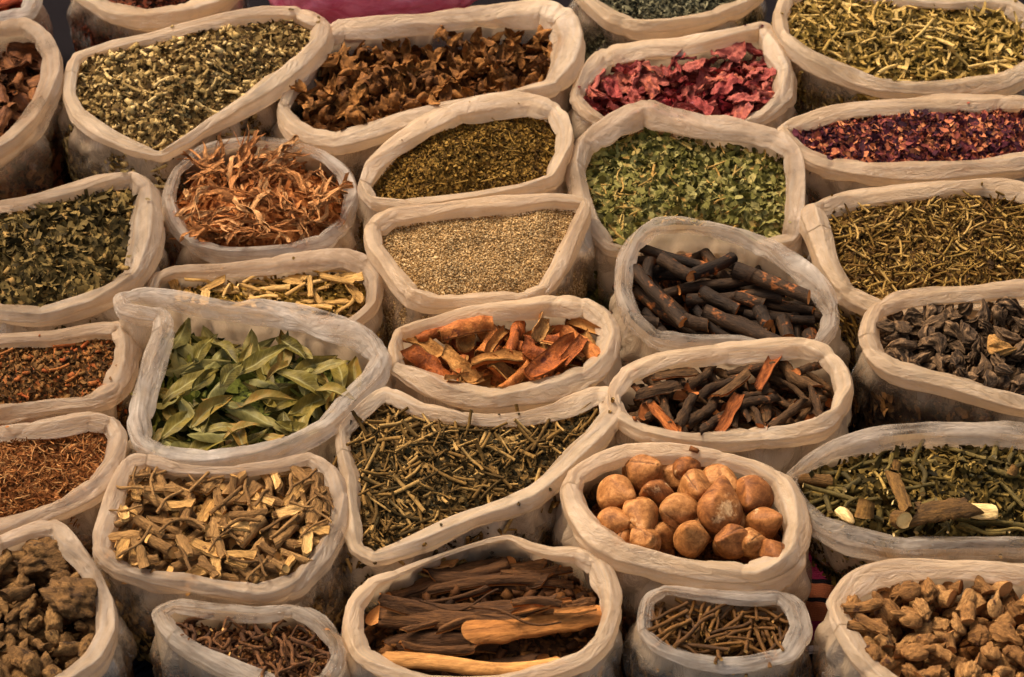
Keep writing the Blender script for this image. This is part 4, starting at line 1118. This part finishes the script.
for i, (a, b_, r, fl, mt, lab) in enumerate([
    ((385, 640), (520, 640), 14, .6, 0, 0), ((470, 612), (592, 612), 14, .6, 0, 0), ((400, 610), (560, 600), 13, .6, 0, 0), ((420, 570), (560, 575), 12, .6, 0, 0), ((390, 598), (470, 580), 10, .7, 0, 0), ((560, 600), (596, 598), 10, .7, 0, 0), ((400, 660), (540, 662), 11, .6, 0, 0), ((560, 612), (592, 606), 8, .7, 0, 0),
    ((400, 586), (505, 556), 9, .8, 0, 0), ((440, 572), (548, 562), 9, .7, 0, 0), ((388, 592), (512, 558), 8, .8, 0, 'slim bark strip slanting towards the back of the slab bag'), ((429, 580), (550, 583), 13, .6, 0, 'wide dark grey bark slab with an orange cut end'), ((408, 588), (574, 578), 6, 1.0, 0, 'bent round branch arching over the bark slabs'),
    ((382, 608), (556, 603), 12, .55, 0, 0), ((376, 622), (530, 632), 13, .6, 0, 0), ((474, 640), (594, 624), 15, .5, 1, 'broad bare orange slab at the side of the slab bag'), ((380, 616), (556, 618), 10, .7, 0, 0)]):
    ends('bark', a, b_, r, mk_slab(1300 + i, fl, M_BKO if mt else M_BK, .12) if (mt or i % 4 == 2) else mk_curl(1300 + i), 'bark_strip', lab or SL, 'bark', G, sink=.007, rx=PI if not (mt or i % 4 == 2) else 0)
rg = np.random.default_rng(77)
for i in range(9):
    x = rg.uniform(385, 585); y = rg.uniform(572, 655) - .06 * (x - 385); l = rg.uniform(40, 120); sl = rg.normal(-.06, .10)
    x0, x1 = max(374, x - l / 2), min(596, x + l / 2)
    if x1 - x0 < 25: continue
    ends('bark', (x0, y - sl * l / 2), (x1, y + sl * l / 2), rg.uniform(3.0, 6.5), mk_curl(1380 + i), 'bark_strip', 'narrow splintered bark strip caught between the slabs', 'bark', 'narrow bark strips between the slabs', sink=.005, rx=PI if i % 3 else 0)
M_PLK = mat_piece('sawn_plank', [(150, 102, 56), (176, 128, 76), (196, 150, 96)], (1, 6, 6), 20, rough=.75, bump=.6, dist=.0015)
ends('bark', (381, 650), (561, 653), 9.5, mk_slab(1399, .7, M_PLK, .06), 'bark_strip', 'straight sawn orange plank lying foremost in the slab bag', 'bark', G, sink=.002, lift=.014)
def mk_twig(seed, bend=.1): return lambda L, r: (lambda g: proto('twig', g[0], g[1], [M_BK, M_BKC], None, [0] * g[2][0] + [1] * g[2][1]))(g_stick(L, r, bend, seed, segs=30, sides=8, rough=.15, taper=.6))
for i, (a, b_) in enumerate([((424, 566), (506, 534)), ((392, 600), (430, 588)), ((470, 600), (560, 616)), ((420, 606), (500, 596))]):
    ends('bark', a, b_, 1.8, mk_twig(1350 + i), 'bark_twig', 'thin crooked twig lying across the bark slabs', 'twig', 'thin twigs over the bark slabs', sink=.001)

# split wood
M_GB = mat_piece('grey_bark', [(92, 68, 42), (134, 102, 64), (172, 136, 90)], (1, 5, 5), 45, patch=(168, 122, 70), patch_at=.62, rough=.8, bump=.9, dist=.002, patch_scale=50)
M_PW = mat_piece('pale_split_wood', [(158, 120, 70), (194, 154, 98), (214, 180, 126)], (1, 7, 7), 50, rough=.75, bump=.7)
M_PC = mat_cut('pale_cut_end', [(120, 84, 44), (190, 146, 88), (216, 178, 120)])
G = 'split wood pieces in their bag'
pr = sticks(9, (.036, .064), (.0048, .0095), (.0, .05), [M_GB, M_PC], 1400, segs=14, sides=12, rough=.14, taper=.9, lumps=4, slant=.8)
pr += sheets(9, (.030, .052), (.010, .019), [M_PW, M_GB, M_PW], 1430, (.1, .7), .0055, rag=.35, crumple=.05)
drop('wood', pr, 300, (.55, .95), .22, 'wood_piece', 'split piece of bark covered wood in the wood bag', 'wood', G, inset=.96, sink=.004, cand=4, cap=0.016)
pr = sticks(4, (.04, .075), (.0022, .0038), (.03, .1), [M_GB, M_PC], 1450, segs=14, sides=8, rough=.1)
drop('wood', pr, 44, (.55, .95), .2, 'wood_twig', 'thin grey twig lying among the split wood', 'twig', 'thin twigs among the split wood', inset=.85, sink=.001, cand=2, cap=0.02)

# gnarled roots
M_RT = mat_piece('gnarled_root', [(80, 59, 36), (118, 89, 55), (152, 119, 77)], (1, 2, 2), 60, rough=.85, bump=.9, dist=.002, patch=(62, 44, 26), patch_at=.58, patch_scale=40)
G = 'gnarled roots in the corner bag'
pr = lumps(9, (.020, .034), (.014, .022), (.012, .018), M_RT, 1500, amp=.22, ridge=.16, facets=5, f=1.5)
pr += sticks(7, (.05, .085), (.009, .015), (.02, .16), [M_RT, M_RT], 1530, rough=.34, segs=22, sides=16, lumps=3.0, taper=.75, slant=.8)
drop('roots', pr, 190, (.38, .8), .5, 'root_chunk', 'gnarled brown root chunk in the root bag', 'root', G, inset=.88, sink=.006, cand=3, cap=.004)
big = lumps(3, (.034, .040), (.026, .032), (.018, .022), M_RT, 1560, amp=.32, ridge=.24, f=1.7, facets=1)
hand('roots', big[0], 46, 553, 20, .85, 'root_chunk', 'biggest knobbly root chunk at the back of the root bag', 'root', G, sink=.012)
hand('roots', big[1], 70, 594, -15, .85, 'root_chunk', 'flat wide root chunk in front of the biggest one', 'root', G, sink=.010)
drop('roots', pr, 14, (.4, .7), .5, 'root_chunk', 'gnarled brown root chunk in the root bag', 'root', G, inset=.85, sink=.006, cand=3, cap=.014)

# short cut root pieces
M_CP = mat_piece('cut_root_skin', [(106, 74, 42), (146, 107, 65), (180, 141, 94)], (1, 3, 3), 60, rough=.75, bump=.9, dist=.002, patch=(72, 44, 26), patch_at=.60, patch_scale=55)
M_CPC = mat_cut('cut_root_end', [(110, 72, 40), (168, 118, 70), (196, 150, 100)])
G = 'short cut root pieces by the blanket'
pr = sticks(7, (.022, .038), (.0085, .0125), (.0, .12), [M_CP, M_CPC], 1600, segs=12, sides=14, rough=.20, taper=.85, lumps=2.5, slant=.5)
pr += lumps(6, (.015, .022), (.011, .016), (.009, .013), M_CP, 1630, amp=.26, ridge=.16, facets=3)
pr += [proto('cap', *join([g_lump(.016, .015, .008, 1660 + i, .12, 1.2, 4), (g_lump(.014, .005, .005, 1670 + i, .2, 1.5, 3)[0] + [.016, 0, -.003], g_lump(.014, .005, .005, 1670 + i, .2, 1.5, 3)[1])]), [M_CP]) for i in range(3)]
drop('caps', pr, 240, (.65, 1.0), .5, 'cut_root', 'short tan brown cut root piece in its bag', 'root', G, inset=.98, sink=.004, cand=3, cap=0.016)
pr = sheets(3, (.045, .055), (.018, .022), [M_CP, M_CP], 1680, (.9, 1.4), .004, rag=.15)
for (x, y, a) in [(862, 603, 8), (866, 614, 4), (872, 627, -25)]:
    hand('caps', pr[x % 3], x, y, a, .85, 'curved_root_slice', 'curved brown root slice stacked by the side rim of the cut root bag', 'root', 'curved root slices by the side rim', rx=PI, sink=.003)

# black pods
M_PD = mat_piece('black_pod', [(44, 34, 24), (70, 54, 38), (102, 80, 56)], (1, 5, 5), 60, rough=.65, bump=.8, spec=.25, ridge=(158, 124, 86))
M_PDL = mat_piece('pale_pod', [(120, 86, 46), (164, 124, 72), (186, 150, 96)], (1, 6, 6), 60, rough=.6, bump=.6)
G = 'black wrinkled pods in their bag'
pr = [(lambda g: proto('pod', g[0], g[1], [M_PD], None, None, {'ridge': g[2]}))(g_pod(.037, 1700 + i)) for i in range(20)]
drop('pods', pr, 240, (.6, 1.15), .6, 'black_pod', 'black wrinkled pod curled in the pod bag', 'pod', G, inset=.98, sink=.006, cand=3, cap=0.012)
hand('pods', (lambda g: proto('pod', g[0], g[1], [M_PDL], None, None, {'ridge': g[2]}))(g_pod(.042, 1731)), 1000, 346, -22, 1.0, 'pale_pod', 'single pale tan pod lying open among the black pods', 'pod', sink=.004)

# peel
M_PI = mat_piece('peel_inside', [(128, 86, 44), (164, 118, 66), (186, 146, 94)], (1, 2, 2), 50, rough=.75, bump=.7)
M_PO = mat_piece('peel_outside', [(116, 60, 27), (158, 90, 42), (184, 122, 66)], (1, 1, 1), 90, rough=.55, bump=.7, patch=(96, 44, 22), patch_at=.6, patch_scale=50)
G = 'curled peel in its bag'
pr = sheets(10, (.044, .074), (.024, .036), [M_PI, M_PO, M_PI], 1800, (1.0, 2.1), .0022, rag=.3, crumple=.08)
drop('peel', pr, 110, (.75, 1.1), .55, 'dried_peel', 'curled piece of orange and tan dried peel', 'peel', G, inset=.96, sink=.004, cand=4, cap=0.012)
pk = sheets(3, (.075, .085), (.024, .028), [M_PO, M_PI, M_PO], 1840, (.6, .8), .005, rag=.2, crumple=.08)
hand('peel', pk[0], 553, 353, 34, 1.05, 'dried_peel', 'longest deep red orange peel slab slanting across the pile', 'peel', G, rx=.25, sink=.003)
hand('peel', pk[1], 574, 346, 50, .62, 'dried_peel', 'short pale orange peel shard leaning on the longest slab', 'peel', G, rx=.3, sink=.003)
hand('peel', pr[3], 497, 354, 5, .95, 'dried_peel', 'broad tan peel curled like a scoop at the front of the pile', 'peel', G, rx=-.3, sink=.002)
hand('peel', pr[5], 540, 326, 70, .8, 'dried_peel', 'small peel standing on edge at the back of the pile', 'peel', G, rx=.9, sink=.002)
hand('peel', pr[6], 466, 334, 12, 1.1, 'dried_peel', 'smooth orange peel strip lying under the back rim', 'peel', G, rx=PI, sink=.002)

# brown blossoms
M_FL = mat_piece('brown_blossom', [(66, 42, 22), (104, 68, 34), (142, 98, 52), (170, 124, 72)], (1, 2, 2), 70, rough=.7, bump=.6)
G = 'brown blossoms in the wide bag'
FL = 'brown curled dry blossom in the wide bag by the pink plastic'
pr = [proto('blossom', *g_flower(.026, 1900 + i), [M_FL]) for i in range(12)]
drop('brownflower', pr, 235, (.75, 1.15), .5, 'dry_blossom', FL, 'dried flower', G, inset=.98, sink=.006, cand=2, cap=0.014)
hand('brownflower', pr[4], 430, 26, 150, 1.1, 'dry_blossom', 'single brown blossom lying up on the back rim', 'dried flower', G, sink=.0, lift=.0)
hand('brownflower', pr[7], 497, 70, 60, 1.3, 'dry_blossom', 'largest open brown blossom with long light petals', 'dried flower', G, sink=.002)

# red petals
M_RP = mat_piece('red_petal', [(106, 38, 38), (142, 62, 58), (164, 94, 84), (180, 104, 68)], (1, 3, 3), 45, rough=.6, bump=.7, patch=(154, 92, 100), patch_at=.64, patch_scale=30)
G = 'red petals in their bag'
pr = sheets(12, (.028, .050), (.022, .040), [M_RP, M_RP], 2000, (-.7, .9), .0008, rag=.5, crumple=.22)
drop('redpetal', pr, 170, (.75, 1.1), .5, 'dried_petal', 'crumpled crimson dried petal in its bag', 'petal', G, inset=.98, sink=.005, cand=2, cap=0.012)

# orange shreds
M_SH = mat_piece('orange_fibre', [(146, 96, 56), (182, 126, 78), (206, 154, 104), (222, 182, 136)], (1, 8, 8), 40, rough=.75, bump=.8)
G = 'torn orange strips in their bag'
pr = [proto('shred', *g_shred(.095, 2100 + i), [M_SH]) for i in range(12)]
drop('shreds', pr, 190, (.6, 1.1), .3, 'fibre_strip', 'pale orange torn fibrous strip in the heap', 'bark strip', G, inset=.92, sink=.006, cand=2, cap=0.028)

# curled thin roots
M_CR = mat_piece('thin_root', [(52, 34, 22), (88, 60, 38), (124, 86, 54)], (1, 4, 4), 80, rough=.75, bump=.6)
pr = sticks(9, (.020, .040), (.0022, .0036), (.05, .35), [M_CR, M_PC], 2200, segs=14, sides=8, rough=.15)
drop('curlroot', pr, 150, (.8, 1.1), .3, 'curled_root', 'thin curled brown root in the small bag', 'root', 'thin curled roots in the small bag', inset=.98, sink=.002, cand=2, cap=0.006)
# thin twigs
M_TT = mat_piece('thin_twig', [(50, 34, 18), (88, 60, 28), (128, 92, 46)], (1, 5, 5), 60, rough=.6, bump=.4)
pr = sticks(9, (.030, .058), (.0020, .0030), (.0, .10), [M_TT, M_PC], 2300, segs=10, sides=8, rough=.06)
drop('thintwig', pr, 150, (.8, 1.1), .28, 'thin_twig', 'thin dark brown twig in the small clear bag', 'twig', 'thin twigs in the small clear bag', inset=.98, sink=.002, cand=2, cap=0.006)
hand('thintwig', pr[2], 694, 625, 35, 1.25, 'thin_twig', 'pale straw coloured twig crossing the dark thin twigs', 'twig', sink=.001)

# stems and chips
M_GS = mat_piece('green_stem', [(54, 46, 22), (88, 76, 38), (124, 106, 60)], (1, 5, 5), 50, rough=.65, bump=.5)
M_BC = mat_piece('brown_chip', [(60, 44, 24), (98, 72, 38), (130, 98, 52)], (1, 4, 4), 50, rough=.75, bump=.8)
M_WC = mat_cut('white_wood_end', [(176, 140, 84), (218, 188, 130), (234, 212, 160)])
pr = sticks(7, (.026, .065), (.0016, .0042), (.0, .12), [M_GS, M_WC], 2400, segs=12, sides=9, rough=.10)
drop('stemchip', pr, 80, (.8, 1.1), .3, 'green_stalk', 'chopped green brown stem in the stem bag', 'stem', 'chopped stems in the stem bag', inset=.88, sink=.002, cand=2)
pr = sticks(5, (.026, .045), (.0075, .011), (.0, .05), [M_BC, M_WC], 2430, segs=12, sides=12, rough=.14, slant=.7)
drop('stemchip', pr, 26, (.8, 1.05), .3, 'cut_branch', 'short brown branch piece with a pale cut end', 'wood', 'cut branch pieces in the stem bag', inset=.85, sink=.003, cand=2)
pl = lumps(4, (.016, .022), (.008, .011), (.006, .008), mat_piece('white_wood', [(196, 160, 100), (222, 192, 136), (236, 214, 166)], (1, 7, 7), 40, rough=.7), 2450, amp=.06, facets=8)
hand('stemchip', pl[0], 845, 511, -40, .85, 'wood_chip', 'square white wood chip beside the round cut end', 'wood chip', sink=.001)
hand('stemchip', pl[1], 978, 528, -8, 1.25, 'wood_chip', 'long splintered white wood chip at the front rim', 'wood chip', sink=.001)
pr = sticks(3, (.016, .018), (.0105, .0115), (.0, .01), [M_BC, M_WC], 2470, segs=8, sides=16, rough=.06)
for (x, y, a, lab) in [(864, 521, 70, 'round branch slice with a pale orange cut face near the front rim'), (897, 462, 60, 'small round pale cut stem at the back of the stem bag'), (1014, 467, 40, 'round pale cut stem near the frame edge'), (900, 529, -60, 'short log with a pale pink cut end at the front rim')]:
    hand('stemchip', pr[x % 3], x, y, a, .55 if y < 500 else 1.0, 'branch_slice', lab, 'wood', ry=-.7, sink=.003)
mk = lambda L, r: (lambda g: proto('slab', g[0], g[1], [M_BC, M_BC], None, None))(g_stick(L, r, .02, 2490, segs=24, sides=16, rough=.2, flat=.45, slant=.8))
ends('stemchip', (914, 524), (970, 516), 13, mk, 'bark_chunk', 'largest flat brown bark chunk at the front of the stem bag', 'bark', sink=.004)
ends('stemchip', (894, 478), (905, 515), 7, mk, 'bark_chunk', 'yellow brown bark shard standing up in the stem bag', 'bark', sink=.002)

# straw chips
M_SW = mat_piece('golden_straw', [(146, 112, 62), (182, 146, 90), (208, 178, 124)], (1, 7, 7), 50, rough=.65, bump=.5)
pr = sticks(6, (.025, .060), (.0022, .0048), (.0, .08), [M_SW, M_WC], 2500, segs=10, sides=8, rough=.08, flat=.6)
pr += sheets(4, (.028, .05), (.010, .016), [M_SW, M_SW], 2520, (.2, .8), .0018, rag=.3)
drop('straw', pr, 55, (.7, 1.05), .25, 'straw_chip', 'golden straw chip behind the bay leaf bag', 'straw', 'golden straw chips behind the bay leaf bag', inset=.98, sink=.002, cand=2)
hand('straw', sticks(1, (.05, .05), (.0058, .006), (0, .01), [M_SW, M_WC], 2540, flat=.5, rough=.03)[0], 337, 277, -12, .85, 'straw_chip', 'widest pale flat straw chip beside the end rim', 'straw', sink=0)

# curled pods at the edge, red shreds in the corner
M_RB = mat_piece('red_brown_pod', [(62, 36, 20), (100, 62, 34), (136, 92, 54)], (1, 4, 4), 40, rough=.6, bump=.7)
pr = sheets(7, (.040, .062), (.020, .030), [M_RB, M_RB], 2600, (1.0, 2.0), .0016, rag=.25, crumple=.12)
drop('brownleaf', pr, 60, (.75, 1.1), .5, 'curled_pod', 'curled red brown pod shell in its clear bag', 'pod', 'curled pod shells beside the grey green chips', inset=.98, sink=.005, cand=2)
M_RR = mat_piece('red_shred', [(100, 34, 18), (144, 58, 30), (172, 92, 54)], (1, 4, 4), 40, rough=.6, bump=.7)
pr = sheets(5, (.030, .05), (.012, .020), [M_RR, M_RR], 2630, (.8, 1.6), .0012, rag=.3, crumple=.15)
drop('redbits', pr, 40, (.75, 1.05), .5, 'red_shred', 'red orange dry shred in the corner bag', 'shred', 'red shreds in the corner bag', inset=.98, sink=.003, cand=2)
# ------------------------------------------------------------------ ground, blanket, light
def mat_ground():
    t = NT('black_tarp')
    oc = t.n('ShaderNodeTexCoord').outputs['Object']
    nz = t.noise(oc, 6, 6, .65, 1.0)
    c = t.ramp(nz, [(.3, lin((22, 22, 24))), (.7, lin((40, 41, 46)))])
    return t.done(t.bsdf(c, .38, .4, t.bump(nz, 1.0, .03)))
n = 160
gx, gy = np.meshgrid(np.linspace(-1, 1, n), np.linspace(-1, 1, n), indexing='ij')
X = np.sign(gx) * (np.abs(gx) * 1.6 + np.abs(gx) ** 6 * 30); Y = np.sign(gy) * (np.abs(gy) * 1.6 + np.abs(gy) ** 6 * 30)
Z = -.006 + .010 * pn(X * 9 + 400, Y * 9 + 400, 1024, 1024, 5) - .006
add('ground', make_mesh('ground', np.stack([X, Y, Z], -1).reshape(-1, 3), [grid_quads(n, n)], [mat_ground()]), None,
    'black crinkled plastic ground sheet under the bags', 'ground', None, 'structure')

def mat_blanket():
    t = NT('woven_stripes')
    uv = t.n('ShaderNodeUVMap').outputs[0]
    s = t.n('ShaderNodeSeparateXYZ'); t.l(uv, s.inputs[0])
    K = lin((24, 18, 20)); MG = lin((128, 34, 62)); OR = lin((176, 98, 62)); GR = lin((110, 116, 28)); BL = lin((142, 160, 176)); BR = lin((126, 92, 62)); WH = lin((214, 196, 186))
    vv = lambda py: float((at(820, py, .012)[1] - y_h) / 1.9)
    st = [(0, WH), (.004, MG), (vv(652), BR), (vv(626), OR), (vv(611), K), (vv(603), OR), (vv(592), K), (vv(584), MG), (vv(540), K), (vv(384), BL), (vv(373), GR), (vv(361), K)]
    wob = t.noise(uv, 14, 3)
    f = t.math('ADD', s.outputs[1], t.math('MULTIPLY', t.math('SUBTRACT', wob, .5), .012))
    c = t.ramp(f, st, 'CONSTANT')
    weave = t.n('ShaderNodeTexWave', i_Scale=190, i_Distortion=.6); t.l(uv, weave.inputs[0])
    weave2 = t.n('ShaderNodeTexWave', bands_direction='Y', i_Scale=190, i_Distortion=.6); t.l(uv, weave2.inputs[0])
    h = t.math('MULTIPLY', weave.outputs['Fac'], weave2.outputs['Fac'])
    c = t.mix(.5, c, t.ramp(h, [(0, (.6, .6, .6, 1)), (1, (1.3, 1.3, 1.3, 1))]), 'MULTIPLY')
    return t.done(t.bsdf(c, .9, .1, t.bump(h, .8, .002)))
n = 200
U, Vv = np.meshgrid(np.linspace(0, 1, n), np.linspace(0, 1, n), indexing='ij')
y_h = float(at(620, 661, 0)[1])
X = -1.1 + 2.2 * U; Y = y_h + 1.9 * Vv + .012 * pn(U * 7, U * 0 + .3, 64, 4, 3)
Z = .008 + .010 * pn(X * 8 + 40, Y * 8 + 40, 256, 256, 8)
Vt = np.concatenate([np.stack([X, Y, Z + .005], -1).reshape(-1, 3), np.stack([X, Y, Z], -1).reshape(-1, 3)])
q = grid_quads(n, n); m = n * n
bd = np.concatenate([np.arange(0, n - 1), np.arange(n - 1, m - 1, n), np.arange(m - 1, m - n, -1), np.arange(m - n, 0, -n)])
uvb = np.stack([U * 2.2, Vv], -1).reshape(-1, 2)
# the stripes run slightly askew on the near side
ramp_ = np.clip((uvb[:, 1] - .004) / .03, 0, 1)
uvb[:, 1] = uvb[:, 1] + ramp_ * .22 * np.clip(X.ravel() - .375, -.15, .15) / 1.9 * (uvb[:, 1] < .2)
add('blanket', make_mesh('blanket', Vt, [q, q[:, ::-1] + m, np.stack([np.roll(bd, -1), bd, bd + m, np.roll(bd, -1) + m], 1)], [mat_blanket()], np.vstack([uvb, uvb])),
    None, 'woven blanket with black, magenta and orange stripes under the bags', 'blanket')

# pink plastic bundle at the back
V, F = ico(6)
P = V * 1.0
d = 1 + .10 * n3(P + 3, 1.6, 71) + .06 * n3(P + 5, 4.0, 74) - .05 * (1 - np.clip(np.abs(n3(P + 9, 2.4, 77)) * 5, 0, 1))
V = V * d[:, None] * [.165, .07, .095]
c0 = at(372, -30, .175)
t = NT('pink_plastic')
oc = t.n('ShaderNodeTexCoord').outputs['Object']
nz = t.noise(t.mapping(oc, (1, 2.5, 2)), 26, 5, .6, 1.2)
col = t.ramp(nz, [(.3, lin((196, 84, 112))), (.7, lin((226, 146, 162)))])
p = t.bsdf(col, .3, .5, t.bump(nz, .8, .006)); tr = t.n('ShaderNodeBsdfTranslucent'); t.l(col, tr.inputs[0])
mp = t.done(t.mixsh(.3, p, tr.outputs[0]))
o = add('plastic_bundle', make_mesh('plastic_bundle', V, [F], [mp]), None, 'crumpled pink plastic behind the brown blossoms', 'plastic bag')
o.location = c0; o.rotation_euler = (0, 0, .08)

SUN_EL, SUN_AZ = math.radians(54), math.radians(-48)     # azimuth from +Y towards +X: from behind the bags, to one side
w = bpy.data.worlds.new('World'); scene.world = w; w.use_nodes = True
wt = w.node_tree; bg = wt.nodes['Background']
sky = wt.nodes.new('ShaderNodeTexSky'); sky.sky_type = 'NISHITA'; sky.sun_disc = False
sky.sun_elevation = SUN_EL; sky.sun_rotation = SUN_AZ; sky.dust_density = 5; sky.air_density = .8; sky.ozone_density = .3
tint = wt.nodes.new('ShaderNodeMix'); tint.data_type = 'RGBA'; tint.blend_type = 'MULTIPLY'; tint.inputs[0].default_value = 1
tint.inputs[7].default_value = (1.0, .92, .81, 1)      # light under a hazy, dusty sky
wt.links.new(sky.outputs[0], tint.inputs[6]); wt.links.new(tint.outputs[2], bg.inputs[0]); bg.inputs[1].default_value = .115
sun = bpy.data.lights.new('sun', 'SUN'); sun.energy = 1.45; sun.angle = math.radians(16); sun.color = (1, .92, .82)
so = bpy.data.objects.new('sun', sun); COL.objects.link(so)
dv = Vector((math.sin(SUN_AZ) * math.cos(SUN_EL), math.cos(SUN_AZ) * math.cos(SUN_EL), math.sin(SUN_EL)))
so.rotation_euler = dv.to_track_quat('Z', 'Y').to_euler()
scene.view_settings.view_transform = 'Standard'; scene.view_settings.look = 'None'
scene.view_settings.exposure = 1.28; scene.view_settings.gamma = 1
scene.cycles.transparent_max_bounces = 12
scene.cycles.max_bounces = 6; scene.cycles.diffuse_bounces = 3; scene.cycles.glossy_bounces = 2; scene.cycles.transmission_bounces = 3
